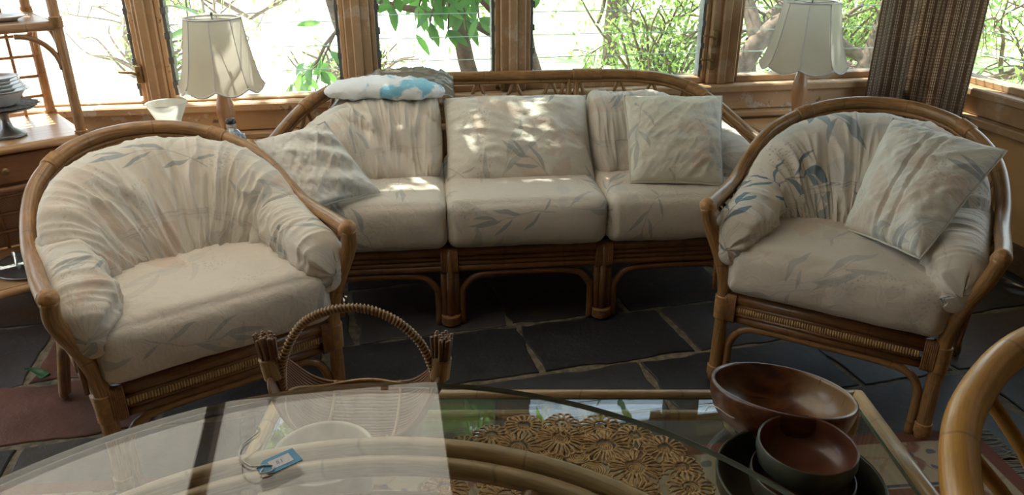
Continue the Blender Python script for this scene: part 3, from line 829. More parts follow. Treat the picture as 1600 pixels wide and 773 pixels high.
# ------------------------------------------------------------------ camera / lights / world
cam=bpy.data.cameras.new('camera'); co=bpy.data.objects.new('camera',cam); COL.objects.link(co)
co.location=(0,0,H); co.rotation_euler=(R(90-23.4),0,0); cam.lens=36*1185/1600; cam.sensor_width=36; cam.clip_end=200
SC.camera=co
S=Vector((-.32,.42,.86)).normalized()
sun=bpy.data.lights.new('sun','SUN'); sun.energy=24; sun.angle=R(.6); sun.color=(1,.95,.86)
so_=bpy.data.objects.new('sun',sun); COL.objects.link(so_); so_.rotation_euler=S.to_track_quat('Z','Y').to_euler(); so_.location=(-3,6,8)
w=bpy.data.worlds.new('sky'); SC.world=w; w.use_nodes=True; nt=w.node_tree; nt.nodes.clear()
o=nt.nodes.new('ShaderNodeOutputWorld'); bg=nt.nodes.new('ShaderNodeBackground'); tc=nt.nodes.new('ShaderNodeTexCoord'); sx=nt.nodes.new('ShaderNodeSeparateXYZ'); rp=nt.nodes.new('ShaderNodeValToRGB')
nt.links.new(tc.outputs['Generated'],sx.inputs[0]); nt.links.new(sx.outputs[2],rp.inputs[0]); nt.links.new(rp.outputs[0],bg.inputs[0]); nt.links.new(bg.outputs[0],o.inputs[0])
rp.color_ramp.elements[0].position=0; rp.color_ramp.elements[0].color=(.82,.91,1,1); rp.color_ramp.elements[1].position=.8; rp.color_ramp.elements[1].color=(.62,.78,1,1)
bg.inputs[1].default_value=5.0
SC.view_settings.view_transform='Standard'; SC.view_settings.look='None'; SC.view_settings.exposure=-.62; SC.view_settings.gamma=1; SC.view_settings.use_curve_mapping=False
#PART2
# ------------------------------------------------------------------ scatter cushions
def at(px,py,z):
    th=R(23.4); u=(px-800)/1185; v=-(py-386.5)/1185
    r=Vector((u,math.cos(th)+v*math.sin(th),-math.sin(th)+v*math.cos(th))); t=(z-H)/r.z
    return Vector((r.x*t,r.y*t,z))
def soft_pillow(name,m,TL,TR,BR,BL,th,seed,label,cat='cushion',wr=.012,folds=None,n=60,ear=.05,bow=.0,puff=.5,back=.35):
    TL,TR,BR,BL=[Vector(p) for p in (TL,TR,BR,BL)]
    c=(TL+TR+BR+BL)/4
    nrm=((TR-BL).cross(TL-BR)).normalized()
    if nrm.dot(Vector((0,0,H))-c)<0: nrm=-nrm
    w=((TR-TL).length+(BR-BL).length)/2; h=((TL-BL).length+(TR-BR).length)/2
    mb=MB()
    for sg in(1,-1):
        P=[];UV=[]
        for i in range(n+1):
            row=[];ur=[]
            for j in range(n+1):
                u=-1+2*i/n; v=-1+2*j/n
                uu=u*(1-ear*(1-v*v)); vv=v*(1-ear*(1-u*u))
                a=(1+uu)/2; b=(1+vv)/2
                p=(BL.lerp(BR,a)).lerp(TL.lerp(TR,a),b)
                k=(max(0,1-abs(u)**2.4)*max(0,1-abs(v)**2.4))**puff
                d=th*(1-back if sg>0 else back)*k
                p_=(u+v)*.55+seed; q_2=(u-v)
                r1=max(0,1-abs(nz(p_,q_2*2.3,seed*1.7))*3.4)**1.5+.6*max(0,1-abs(nz(p_*1.4+4,q_2*5.5,seed))*4)**1.5
                r2=.35*nz(u*2.2+seed*3,v*2.2,seed)+.25*nz(p_*3,q_2*11,seed+4)
                if sg>0: d+=wr*(r1*.6+r2*.55)*min(1,k*1.6)
                if folds and sg>0: d+=folds(u,v)*min(1,k*2)
                row.append(p+nrm*(d*sg+.004*nz(u*8,v*8,seed)+bow*(1-u*u)*(1-v*v))-c); ur.append((u*w/2+seed*.7,v*h/2+seed*.31))
            P.append(row);UV.append(ur)
        mb.grid(P,UV)
    # piped seam cord around the edge
    o=mb.build(name,m,None,c); merge(o)
    cord=[]
    for (A,B) in (((-1,-1),(1,-1)),((1,-1),(1,1)),((1,1),(-1,1)),((-1,1),(-1,-1))):
        for k in range(14):
            t=k/14; u=A[0]+(B[0]-A[0])*t; v=A[1]+(B[1]-A[1])*t
            uu=u*(1-ear*(1-v*v)); vv=v*(1-ear*(1-u*u))
            cord.append((BL.lerp(BR,(1+uu)/2)).lerp(TL.lerp(TR,(1+uu)/2),(1+vv)/2)-c+nrm*.004*nz(u*8,v*8,seed))
    b=MB(); b.tube(cord,.0032,6,closed=True); b.build('seam_piping',m,o)
    tag(o,label,cat); return o
M_p1=fabric('scatter_chintz',(.76,.74,.68),.35,3.0,(4.1,8.3,0),.4)
M_p2=fabric('scatter_chintz_two',(.72,.68,.56),.85,3.4,(6.1,2.3,0),1.1)
M_p3=fabric('scatter_chintz_three',(.74,.71,.62),.75,3.0,(3.3,5.9,0),2.0)
def f1(u,v): return .012*math.sin(v*9+u*3+2*nz(u*2,v*2,1))*(.5+.5*u)
soft_pillow('scatter_cushion',M_p1,at(398,220,.675),at(508,190,.745),at(594,301,.508),at(478,331,.508),.075,1.3,'pale square cushion slumped against the left arm of the sofa',wr=.010,folds=f1)
def f2(u,v): return .007*math.sin(u*7-v*4+2*nz(u*2,v*2,5))*max(0,v)
soft_pillow('scatter_cushion',M_p2,at(975,150,.765),at(1128,150,.765),at(1130,289,.505),at(985,285,.505),.10,2.6,'square cushion standing upright at the right end of the sofa',wr=.007,folds=f2,ear=.03)
def f3(u,v): return -.010*(abs(u+.05)<.035)-.008*(abs(u-.22)<.03)+.010*math.sin(v*5+u*6)*(v<0)*abs(v)
soft_pillow('scatter_cushion',M_p3,at(1395,184,.815),at(1573,236,.785),at(1438,405,.545),at(1319,357,.500),.12,4.2,'creased square cushion lying askew on the right-hand armchair',wr=.009,folds=f3,ear=.03)
# fleecy blue pad in a clear plastic cover on the sofa's left back cushion
def fleece():
    t=NT('blue_white_fleece'); v=t.co(); n1=t.noise(v,9,3,.6,.4)
    col=t.mix(t.sstep(n1,.52,.60),(.85,.88,.90),(.25,.60,.78))
    m=t.fin(t.bsdf(col,.95,t.bump(t.noise(v,160,2),.6,.004),Sheen_Weight=.4))
    mb=MB(); P=[]
    for i in range(61):
        row=[]
        for j in range(40):
            a=-1+2*i/60; f=2*PI*j/40; e=math.sqrt(max(0.0004,1-abs(a)**2.6))
            x=a*.235; y=.085*math.cos(f)*e; z=.045*math.sin(f)*e+.012*(1-a*a)
            r=.006*nz(x*30,y*30,z*30+3)+.003*nz(x*70,y*70,z*70)
            row.append(Vector((x,y+r,z+r)))
        P.append(row)
    mb.grid(P,closev=True)
    o=mb.build('fleece_pad',m,None,TS@Vector((-.50,.47,.772)),R(-2)); tag(o,'blue and white fleecy pad on top of the sofa back cushion at left','fleece pad')
    t=NT('clear_plastic'); g=t.node('ShaderNodeBsdfGlossy'); g.inputs['Roughness'].default_value=.12; tr=t.node('ShaderNodeBsdfTransparent',i_0=(.86,.84,.80)); tl=t.node('ShaderNodeBsdfTranslucent',i_0=(.8,.76,.68))
    g.inputs[0].default_value=(.9,.9,.9,1)
    m1=t.node('ShaderNodeMixShader'); fr_=t.node('ShaderNodeFresnel'); fr_.inputs[0].default_value=1.7; t.l.new(fr_.outputs[0],m1.inputs[0]); t.l.new(tr.outputs[0],m1.inputs[1]); t.l.new(g.outputs[0],m1.inputs[2])
    m2=t.node('ShaderNodeMixShader'); m2.inputs[0].default_value=.28; t.l.new(m1.outputs[0],m2.inputs[1]); t.l.new(tl.outputs[0],m2.inputs[2]); pm=t.fin(m2.outputs[0])
    mb=MB(); P=[]; nu,nv=110,46
    for i in range(nu+1):
        row=[]; a=i/nu; x=-.83+.60*a
        top=interp(a,[(0,.585),(.12,.66),(.25,.73),(.38,.785),(.5,.82),(.8,.825),(.93,.81),(1,.78)])
        yb=interp(a,[(0,.40),(.2,.52),(.4,.62),(1,.66)])
        for j in range(nv+1):
            q=j/nv   # 0 back of the rail .. 1 front
            yy=yb+.035-.24*q*(.75+.25*math.sin(a*9))
            zz=top-.10*max(0,q-.35)**1.3-.05*(1-q)**6+.004
            c=.014*(1-abs(nz(x*12,q*5,3))*3)+.009*nz(x*30,q*12,9)+.005*nz(x*60,q*26,2)
            row.append(Vector((x,yy+c*.6,zz+c*(1 if q<.5 else .5))))
        P.append(row)
    mb.grid(P); o=mb.build('plastic_cover',pm,None,TS@Vector((0,0,0)),R(6)); 
    sm=o.modifiers.new('film','SOLIDIFY'); sm.thickness=.0008
    tag(o,'crumpled clear plastic cover draped over the sofa back at left','plastic cover')
fleece()
# ------------------------------------------------------------------ coffee table and what stands on it
CT=.445
def coffee():
    r=empty('rattan_coffee_table',(.1235,1.107,0),0,'rectangular rattan coffee table with inset glass top in front of the sofa','coffee table')
    hx,hy=.6165,.260
    b=MB()
    for sg in(-1,1): b.tube([(sg*hx,-hy,CT-.004),(sg*hx,hy,CT-.004)],.0165,14)
    b.tube([(-hx,hy,CT),(hx,hy,CT)],.0105,12); b.tube([(-hx,-hy,CT),(hx,-hy,CT)],.0125,12)
    b.tube([(-hx,hy-.012,CT-.045),(hx,hy-.012,CT-.045)],.012,10); b.tube([(-hx,-hy+.012,CT-.045),(hx,-hy+.012,CT-.045)],.012,10)
    b.build('table_frame',M_cane_lt2,r)
    g=MB(); g.box(-hx+.014,hx-.014,-hy+.010,hy-.008,CT-.006,CT); g.build('glass_top',M_tglass2,r)
    e=MB()
    for (a,c,d,f) in ((-hx+.010,hx-.010,hy-.010,hy-.0075),(-hx+.010,hx-.010,-hy+.0075,-hy+.010)): e.box(a,c,d,f,CT-.0065,CT+.0003)
    for sg in(-1,1): e.box(min(sg*(hx-.0165),sg*(hx-.0145)),max(sg*(hx-.0165),sg*(hx-.0145)),-hy+.01,hy-.01,CT-.0065,CT+.0003)
    e.build('glass_edge',M_gedge,r)
    for k,dx in enumerate((-.038,0,.038)):
        c=MB(); c.tube([(-.0085+dx,-hy+.01,CT-.025),(-.0085+dx,hy-.01,CT-.025)],.0145 if dx else .011,10); c.build('cross_bar',M_cane_lt2,r)
    w=MB(); wraps(w,[(-.0085,-.22,CT-.024),(-.0085,.22,CT-.024)],.0145,step=.008); w.build('bar_binding',M_wrap,r)
    for sx in(-1,1):
        for sy in(-1,1):
            c=MB(); c.tube([(sx*(hx-.02),sy*(hy-.02),0),(sx*(hx-.02),sy*(hy-.02),CT-.015)],.019,12); c.build('leg',M_cane_lt2,r)
            c=MB(); wraps(c,[(sx*(hx-.02),sy*(hy-.02),CT-.075),(sx*(hx-.02),sy*(hy-.02),CT-.03)],.021,step=.008); c.build('leg_binding',M_wrap,r)
            c=MB(); c.tube(cr([(sx*(hx-.04),sy*(hy-.04),.17),(sx*(hx-.2),sy*(hy-.13),.165),(sx*.10,sy*.05,.165),(sx*.0,0,.168)],6),.0125,9); c.build('cross_stretcher',M_cane_lt2,r)
            c=MB(); c.tube(cr([(sx*(hx-.025),sy*(hy-.03),.27),(sx*(hx-.07),sy*(hy-.05),.36),(sx*(hx-.17),sy*(hy-.045),.41)],5),.010,8); c.build('corner_brace',M_cane_lt2,r)
    c=MB()
    for sx in(-1,1): c.tube([(sx*(hx-.02),-hy+.03,.17),(sx*(hx-.02),hy-.03,.17)],.0125,9)
    c.build('side_stretcher',M_cane_lt2,r)
M_cane_lt2=cane('table_cane',(.50,.33,.16),.65,.35)
def slabglass(name,tint,boost=1.0,rough=0.0):
    t=NT(name); g=t.node('ShaderNodeNewGeometry'); ior=t.math('ADD',1.52,t.math('MULTIPLY',g.outputs['Backfacing'],1/1.52-1.52))
    fr_=t.node('ShaderNodeFresnel'); t.l.new(ior,fr_.inputs[0])
    tr=t.node('ShaderNodeBsdfTransparent',i_0=tint); gl=t.node('ShaderNodeBsdfGlossy'); gl.inputs['Roughness'].default_value=rough; gl.inputs[0].default_value=(1,1,1,1)
    m=t.node('ShaderNodeMixShader'); t.l.new(fr_.outputs[0],m.inputs[0]); t.l.new(tr.outputs[0],m.inputs[1]); t.l.new(gl.outputs[0],m.inputs[2])
    return t.fin(m.outputs[0])
M_tglass2=slabglass('float_glass',(.955,.975,.965))
M_rglass=slabglass('round_glass',(.955,.97,.96))
coffee()
def basket():
    r=empty('wicker_basket',(-.297,1.235,CT),0,'boat-shaped wicker basket with a tall hoop handle on the coffee table','basket')
    a=.158
    def P(u,v):   # u along, v across
        x=a*math.sin(u*PI/2)*1.0; e=max(0,math.cos(u*PI/2))**.5
        an=v*1.2; y=.098*math.sin(an)/math.sin(1.2)*e
        z=.006+.078*(1-math.cos(an))*e+.125*abs(math.sin(u*PI/2))**4.0
        return Vector((x,y,z))
    b=MB(); nrod=30
    for i in range(nrod):
        v=-1+2*i/(nrod-1); b.tube([P(-1+2*k/36,v) for k in range(37)],.0034,6)
    b.build('wicker_body',M_wick,r)
    for (vv,uu) in ((1.0,.70),):
        e=MB(); pts=[]
        for k in range(64):
            t=2*PI*k/64; pts.append(P(uu*math.cos(t),vv*math.sin(t))+Vector((0,0,.005)))
        e.tube(pts,.003,7,closed=True); e.build('hoop',M_wickl,r)
    for u in(-.28,.28):
        e=MB(); e.tube([P(u,-1+2*k/20)+Vector((0,0,.005)) for k in range(21)],.0032,7); e.build('rib',M_wickl,r)
    for sg in(-1,1):
        base=P(sg*1,0); bd=MB(); rnd=random.Random(4+sg)
        for k in range(30):
            rr=.0175*math.sqrt(rnd.random()); th=rnd.random()*2*PI
            ox,oy=rr*math.cos(th),rr*math.sin(th)
            bd.tube([base+Vector((-sg*.012+ox*.5,oy*.5,-.035)),base+Vector((ox*.75+sg*.003,oy*.75,.01)),base+Vector((ox*1.15+sg*.008,oy*1.15,.088+rnd.uniform(-.003,.004)))],.0030,6)
        bd.build('rod_bundle',M_wick,r)
        w=MB(); wraps(w,[base+Vector((sg*.0,0,-.002)),base+Vector((sg*.006,0,.045))],.0175,step=.006,rr=.0022,n=14); w.build('bundle_binding',M_wickl,r)
    h=MB(); pts=cr([(-a+.012,0,.10),(-a+.022,0,.17),(-.098,0,.240),(-.045,0,.272),(.02,0,.279),(.080,0,.254),(.125,0,.205),(a-.010,0,.14),(a-.006,0,.10)],10)
    h.tube(pts,.0065,9); h.build('handle',M_wick,r)
    w=MB(); hx=[];
    for i in range(0,760):
        f=i/760*(len(pts)-1); k=min(int(f),len(pts)-2); p=pts[k].lerp(pts[k+1],f-k); t=(pts[k+1]-pts[k]).normalized(); s1=Vector((0,1,0)); s2=t.cross(s1)
        an=i*.62; hx.append(p+(s1*math.cos(an)+s2*math.sin(an))*.0075)
    w.tube(hx,.0019,5); w.build('handle_binding',M_wickl,r)
M_wick=cane('dark_wicker',(.27,.125,.05),.5,.5,.05); M_wickl=cane('light_wicker',(.48,.29,.13),.6,.5,.05)
basket()
def lathe_thing(name,prof,m,loc,label,cat,rim=None,rot=None,n=72):
    b=MB(); b.lathe(prof,n); o=b.build(name,m,None,loc)
    if rot: o.rotation_euler=rot
    tag(o,label,cat); return o
def arcprof(R0,h,t,n=14,p=2.2,foot=.45):
    """bowl profile: outside up, rounded rim, inside down"""
    out=[(.0005,0),(R0*foot,0)]
    for i in range(1,n+1):
        f=i/n; r=R0*(foot+(1-foot)*(1-(1-f)**p)**(1/ p if p<3 else .5)) ; out.append((r,h*f))
    inn=[]
    for i in range(n,-1,-1):
        f=i/n; r=R0*(foot*.9+(1-foot*.9)*(1-(1-f)**p)**(1/p))-t; inn.append((max(r,.001),t+(h-t)*f+(.0 if i<n else t*.0)))
    rim=[(R0-t*.5,h+t*.35)]
    return out+rim+inn+[(.0005,t)]
lathe_thing('ceramic_pot',[(.0005,0),(.060,0),(.066,.004),(.078,.03),(.083,.07),(.084,.10),(.086,.112),(.083,.115),(.079,.110),(.078,.07),(.070,.02),(.055,.010),(.0005,.010)],plain('stone_glaze',(.50,.46,.38),.35,scale=20),(-.318,1.035,CT),'round pale ceramic pot on the coffee table beside the basket','pot')
def woodbowl():
    t=NT('turned_red_wood'); v=t.co(); g=t.noise(t.mapv(v,(2.5,14,14),(0,0,0),(0,0,.5)),2.2,5,.6,1.2)
    col=t.mix(t.sstep(g,.32,.7),(.055,.015,.006),(.15,.050,.018))
    sx_=t.node('ShaderNodeSeparateXYZ',i_0=v); pale=t.sstep(t.math('ADD',sx_.outputs[0],t.math('MULTIPLY',t.noise(v,14,3),.05)),.085,.125)
    col=t.mix(t.math('MULTIPLY',pale,.8),col,(.27,.16,.07))
    st=t.math('MULTIPLY',t.sstep(t.noise(t.mapv(v,(5,60,5),(2,0,0),(0,0,.45)),1.3,2),.66,.70),.8); col=t.mix(st,col,(.03,.012,.006))
    return t.fin(t.bsdf(col,.32,None,Coat_Weight=.3,Coat_Roughness=.15))
WB=lathe_thing('wooden_bowl',arcprof(.135,.088,.009,16,2.1,.42),woodbowl(),(.508,1.205,CT+.026),'large turned reddish wooden bowl, tilted, on the coffee table','bowl',rot=(R(-11),R(6),0))
def glz(name,c): return plain(name,c,.35,scale=25,var=.2)
gb=lathe_thing('green_bowl',[(.0005,.0),(.075,.0),(.085,.003),(.118,.03),(.133,.06),(.136,.085),(.134,.088),(.130,.085),(.127,.06),(.112,.032),(.075,.010),(.0005,.008)],glz('olive_glaze',(.055,.055,.035)),(.478,1.005,CT),'wide dark olive bowl holding the two smaller stacked bowls','bowl')
t=NT('clay_and_green_glaze'); v=t.co(); sz=t.node('ShaderNodeSeparateXYZ',i_0=v); rr_=t.math('SQRT',t.math('ADD',t.math('POWER',sz.outputs[0],2.0),t.math('POWER',sz.outputs[1],2.0)))
prof2=t.math('SUBTRACT',rr_,t.math('MULTIPLY',sz.outputs[2],.0)); 
gN=t.node('ShaderNodeNewGeometry'); vn=t.vmath('NORMALIZE',t.vmath('MULTIPLY',v,(1,1,0))); nd=t.node('ShaderNodeVectorMath',operation='DOT_PRODUCT'); t.l.new(t.node('ShaderNodeTexCoord').outputs['Normal'],nd.inputs[0]); t.l.new(vn,nd.inputs[1])
outw=t.sstep(nd.outputs['Value'],.1,.3)
col=t.mix(outw,t.mix(t.sstep(t.noise(v,20,4),.3,.7),(.075,.024,.012),(.13,.045,.025)),t.mix(t.sstep(t.noise(v,25,4),.3,.7),(.035,.042,.034),(.07,.078,.06)))
M_clay=t.fin(t.bsdf(col,.35,None,Coat_Weight=.2))
def small(r,h): return [(.0005,0),(r*.62,0),(r*.72,.003),(r*.93,h*.35),(r,h*.7),(r*.985,h),(r*.96,h+.002),(r*.935,h*.97),(r*.93,h*.7),(r*.86,h*.38),(r*.6,.010),(.0005,.008)]
b2=lathe_thing('small_bowl',small(.086,.062),M_clay,(.490,1.022,CT+.018),'lower of the two small clay bowls stacked in the olive bowl','bowl')
b1=lathe_thing('small_bowl',small(.081,.060),M_clay,(.490,1.024,CT+.078),'topmost small bowl with red inside and dark green outside','bowl')
def price_tag(name,c,ang,w,h,label,tilt=0,string=None):
    r=empty(name,c,ang,label,'tag')
    if tilt: r.rotation_euler=(tilt,0,ang)
    b=MB(); pts=[(-w/2+.012,-h/2),(w/2,-h/2),(w/2,h/2),(-w/2+.012,h/2),(-w/2+.006,h/2-.006),(-w/2,h/2-.009),(-w/2,-h/2+.009),(-w/2+.006,-h/2+.006)]
    n=len(pts); b.add([(x,y,0) for x,y in pts]+[(x,y,.0012) for x,y in pts],[tuple(range(n))[::-1],tuple(range(n,2*n))]+[(i,(i+1)%n,n+(i+1)%n,n+i) for i in range(n)],None,False)
    b.build('card',M_bluecard,r)
    b=MB(); b.box(-w*.20,w*.33,-h*.30,h*.28,.0012,.0016); b.build('paper_label',M_paper,r)
    b=MB()
    for k,(x,y,l) in enumerate(((.10,.05,.10),(.02,.04,.05),(-.02,.03,.12))):
        for q in range(4): b.box(w*(x-.03)+q*.0003,w*(x-.03)+.0009+q*.0003,-h*.12+q*h*.06,-h*.12+q*h*.06+h*.035,.0016,.0018)
    b.build('printed_marks',M_ink,r)
    b=MB(); b.tube(cr(string,8),.0011,6); b.build('string',M_string,r)
    return r
M_bluecard=plain('blue_card',(.05,.26,.45),.5,scale=30,var=.05); M_paper=plain('label_paper',(.62,.60,.62),.6,scale=20,var=.03); M_ink=plain('ink',(.06,.06,.07),.6); M_string=plain('white_string',(.72,.70,.66),.8,scale=50)
# ------------------------------------------------------------------ jute flower mat
def mat_():
    m=plain('jute_cord',(.46,.28,.12),.75,scale=120,var=.35,bump=.4)
    r=empty('jute_flower_mat',(.100,1.090,CT+.001),0,'oval jute mat of crocheted flowers and coils on the glass coffee table','mat')
    def coil(cx,cy,R0):
        b=MB(); pts=[]; turns=R0/.0042
        N=int(turns*20)
        for i in range(N): th=2*PI*i/20; rr=R0*i/N; pts.append((cx+rr*math.cos(th),cy+rr*math.sin(th),.0025+.0006*math.sin(th*3)))
        b.tube(pts,.0021,5); return b
    def flower(cx,cy,R0,n=18,seed=0):
        b=MB(); rnd=random.Random(seed)
        for k in range(n):
            a=2*PI*k/n+rnd.uniform(-.05,.05); L=R0*rnd.uniform(.92,1.06); wd=.0066*R0/.045
            p=[]
            for (f,s) in ((.34,.15),(.6,.75),(.85,1.0),(1.0,0),(.85,-1.0),(.6,-.75),(.34,-.15)):
                x=L*f; y=wd*s; z=.003+.004*math.sin(PI*f)+rnd.uniform(0,.0015)
                p.append((cx+x*math.cos(a)-y*math.sin(a),cy+x*math.sin(a)+y*math.cos(a),z))
            b.tube(cr(p,3),.0021,5)
        return b
    coil(0,.028,.024).build('coil',m,r)
    for k in range(6):
        a=2*PI*k/6; coil(.050*math.cos(a),.028+.046*math.sin(a),.024).build('coil',m,r)
    sd=0
    for k in range(9):
        a=2*PI*(k+.3)/9; cx,cy=.130*math.cos(a),.010+.108*math.sin(a); sd+=1
        f=flower(cx,cy,.053,22,sd).build('flower',m,r); coil(cx,cy,.017).build('flower_centre',m,f)
    for k in range(18):
        a=2*PI*(k+.5)/18; cx,cy=.222*math.cos(a),.006+.160*math.sin(a); sd+=1
        if k%2: f=flower(cx,cy,.042,18,sd).build('flower',m,r); coil(cx,cy,.011).build('flower_centre',m,f)
        else: f=flower(cx*.98,cy*.98,.038,16,sd).build('flower',m,r); coil(cx*.97,cy*.97,.012).build('flower_centre',m,f)
mat_()
# ------------------------------------------------------------------ round glass dining table
def roundtable():
    c=(-.157,.322); r=empty('round_glass_table',(c[0],c[1],0),0,'round glass dining table on a rattan ring base, nearest the camera','dining table')
    b=MB(); b.lathe([(.0001,.742),(.6295,.742)],128); b.lathe([(.0001,.752),(.6295,.752)],128); o=b.build('glass_top',M_rglass,r,recalc=False)
    # make lower face point down, upper face point up
    me=o.data; nf=len(me.polygons)//2
    import bmesh
    bm=bmesh.new(); bm.from_mesh(me)
    for f in bm.faces:
        up=f.calc_center_median().z>.747
        if (f.normal.z>0)!=up: f.normal_flip()
    bm.to_mesh(me); bm.free()
    b=MB(); b.lathe([(.6290,.7425),(.6312,.744),(.6318,.747),(.6312,.750),(.6290,.7515)],128); b.build('glass_edge',M_gedge2,r)
    def ring(R0,z,rr,m,nm,cy=.0):
        b=MB(); b.tube([(R0*math.cos(2*PI*k/96),cy+R0*math.sin(2*PI*k/96),z) for k in range(96)],rr,12,closed=True); b.build(nm,m,r)
    ring(.515,.725,.0125,M_cane_lt2,'top_ring'); ring(.488,.716,.0125,M_cane_lt2,'top_ring'); ring(.50,.700,.011,M_cane,'top_ring')
    ring(.462,.668,.020,M_cane,'under_ring')
    ring(.30,.12,.018,M_cane,'foot_ring'); ring(.19,.42,.014,M_cane,'waist_ring')
    for k in range(8):
        a=2*PI*(k+.5)/8; ca,sa=math.cos(a),math.sin(a)
        b=MB(); b.tube(cr([(.31*ca,.31*sa,0),(.29*ca,.29*sa,.14),(.19*ca,.19*sa,.40),(.26*ca,.26*sa,.58),(.455*ca,.455*sa,.69),(.50*ca,.50*sa,.705)],7),.015,10); b.build('leg',M_cane,r)
M_gedge2=plain('pale_glass_edge',(.16,.19,.16),.2,scale=5)
roundtable()
price_tag('price_tag',(-.294,.768,.7525),R(40),.052,.030,'blue swing tag with white paper label lying on the round glass table',0,
  [(-.020,0,.002),(-.026,-.008,.003),(-.014,-.012,.003),(-.008,-.004,.0025),(-.016,.004,.0025),(-.030,.012,.003),(-.034,.038,.004),(-.020,.062,.002),(.006,.074,.002),(.010,.088,.002)])
price_tag('price_tag',(.432,1.150,CT+.096),R(20),.036,.022,'small blue tag with white string over the rim of the large wooden bowl',R(-20),
  [(-.016,0,.002),(-.03,.01,.008),(-.045,.03,.024),(-.05,.045,.022),(-.056,.05,.014)])
# ------------------------------------------------------------------ cane dining chair at the right
def dchair():
    r=empty('cane_dining_chair',(.945,.585,0),0,'amber bent-cane dining chair at the right edge of the picture','chair')
    pts=cr([(-.455,-.22,.70),(-.452,-.02,.745),(-.42,.12,.775),(-.345,.245,.80),(-.20,.36,.825),(0,.41,.835),(.20,.36,.825),(.345,.245,.80),(.42,.12,.775),(.452,-.02,.745),(.455,-.22,.70)],8)
    b=MB(); b.tube(pts,.0225,16); b.build('hoop_rail',M_cane_or,r)
    b=MB(); b.rbox(-.25,.25,-.25,.22,.435,.475,.015); b.build('seat',M_fabseat,r)
    b=MB(); b.tube([( .27*math.cos(2*PI*k/48),-.015+.25*math.sin(2*PI*k/48),.425) for k in range(48)],.018,12,closed=True); b.build('seat_ring',M_cane_or,r)
    n=len(pts)
    for k in range(11):
        i=int(n*(.08+.84*k/10)); p=pts[i]; q=Vector((p.x*.60,p.y*.60+.0,.43)); b=MB(); b.tube(cr([p,p.lerp(q,.35)+Vector((-p.x*.10,-p.y*.10,0)),q],6),.0095,9); b.build('spindle',M_cane_or,r)
    for sx in(-1,1):
        for sy in(-1,1):
            b=MB(); b.tube([(sx*.20,-.015+sy*.19,.43),(sx*.245,-.015+sy*.235,0)],.017,12); b.build('leg',M_cane_or,r)
        b=MB(); b.tube([pts[0 if sx<0 else -1],(sx*.36,-.21,.55),(sx*.24,-.20,.43)],.018,12); b.build('arm_support',M_cane_or,r)
dchair()
# ------------------------------------------------------------------ rug, leaf
def rug():
    t=NT('persian_rug'); v=t.co(); sx_=t.node('ShaderNodeSeparateXYZ',i_0=v)
    W_,D_=1.42,.95
    ex=t.math('SUBTRACT',W_,t.math('ABSOLUTE',sx_.outputs[0])); ey=t.math('SUBTRACT',D_,t.math('ABSOLUTE',sx_.outputs[1])); ed=t.math('MINIMUM',ex,ey)
    cream=(.36,.29,.20); rust=(.17,.065,.042); blue=(.055,.07,.12)
    wv=t.vmath('ADD',v,t.vmath('MULTIPLY',t.vmath('SUBTRACT',t.node('ShaderNodeTexNoise',i_Vector=v,i_Scale=9.0).outputs['Color'],(.5,.5,.5)),(.09,.09,0)))
    def blobs(sc,a,b): 
        n=t.node('ShaderNodeTexVoronoi',voronoi_dimensions='2D',i_Vector=wv,i_Scale=sc); return t.sstep(n.outputs['Distance'],b,a)
    col=t.mix(t.math('MULTIPLY',blobs(6.0,.22,.30),.8),cream,rust); col=t.mix(t.math('MULTIPLY',blobs(6.0,.10,.13),.9),col,(.40,.30,.20))
    vein=t.node('ShaderNodeTexVoronoi',voronoi_dimensions='2D',feature='DISTANCE_TO_EDGE',i_Vector=wv,i_Scale=7.5); col=t.mix(t.math('MULTIPLY',t.sstep(vein.outputs['Distance'],.045,.02),.55),col,(.27,.15,.10))
    col=t.mix(t.math('MULTIPLY',blobs(11.0,.10,.14),.8),col,blue)
    col=t.mix(t.math('MULTIPLY',t.sstep(ed,.045,.04),1),col,rust)
    col=t.mix(t.math('MULTIPLY',t.sstep(t.math('ABSOLUTE',t.math('SUBTRACT',ed,.24)),.016,.012),1),col,rust)
    col=t.mix(t.math('MULTIPLY',t.sstep(t.math('ABSOLUTE',t.math('SUBTRACT',ed,.215)),.006,.004),1),col,blue)
    m=t.fin(t.bsdf(col,.95,t.bump(t.noise(v,220,2),.5,.003)))
    r=empty('patterned_rug',(.02,.76,.0),R(5.2),'cream patterned rug with rust border under the coffee table','rug')
    b=MB(); P=[[Vector((-1.42+2.84*i/80,-.95+1.9*j/60,.006+.0015*nz(i*.2,j*.2,4))) for j in range(61)] for i in range(81)]; b.grid(P)
    b.box(-1.42,1.42,-.95,.95,.0005,.0045); b.build('rug_pile',m,r)
    for sg in(-1,1):
        b=MB(); rnd=random.Random(3)
        for k in range(230):
            y=-.94+1.88*k/229; b.tube([(sg*1.418,y,.004),(sg*1.45,y+rnd.uniform(-.006,.006),.004),(sg*1.475,y+rnd.uniform(-.012,.012),.002)],.0016,4)
        b.build('fringe',M_string2,r)
M_string2=plain('rug_fringe',(.42,.38,.30),.9)
rug()
b=MB(); P=[]
for i in range(15):
    a=i/14; w_=.013*math.sin(PI*min(1,a*1.02+.0))**.7*(1.0)
    c=Vector((-.045+.095*a,.012*math.sin(a*5),.012+.030*abs(a-.45)**1.3*2)); P.append([c+Vector((0,w_*(q-1)*1.0,.006*abs(q-1))) for q in (0,.5,1,1.5,2)])
b.grid(P); o=b.build('fallen_leaf',plain('green_leaf',(.035,.13,.055),.4,scale=30),None,(-1.525,2.085,.0),R(-14)); o.scale=(1.25,1.35,1.25); sm=o.modifiers.new('t','SOLIDIFY'); sm.thickness=.0008
tag(o,'single green leaf lying on the red slate slab by the armchair','leaf')
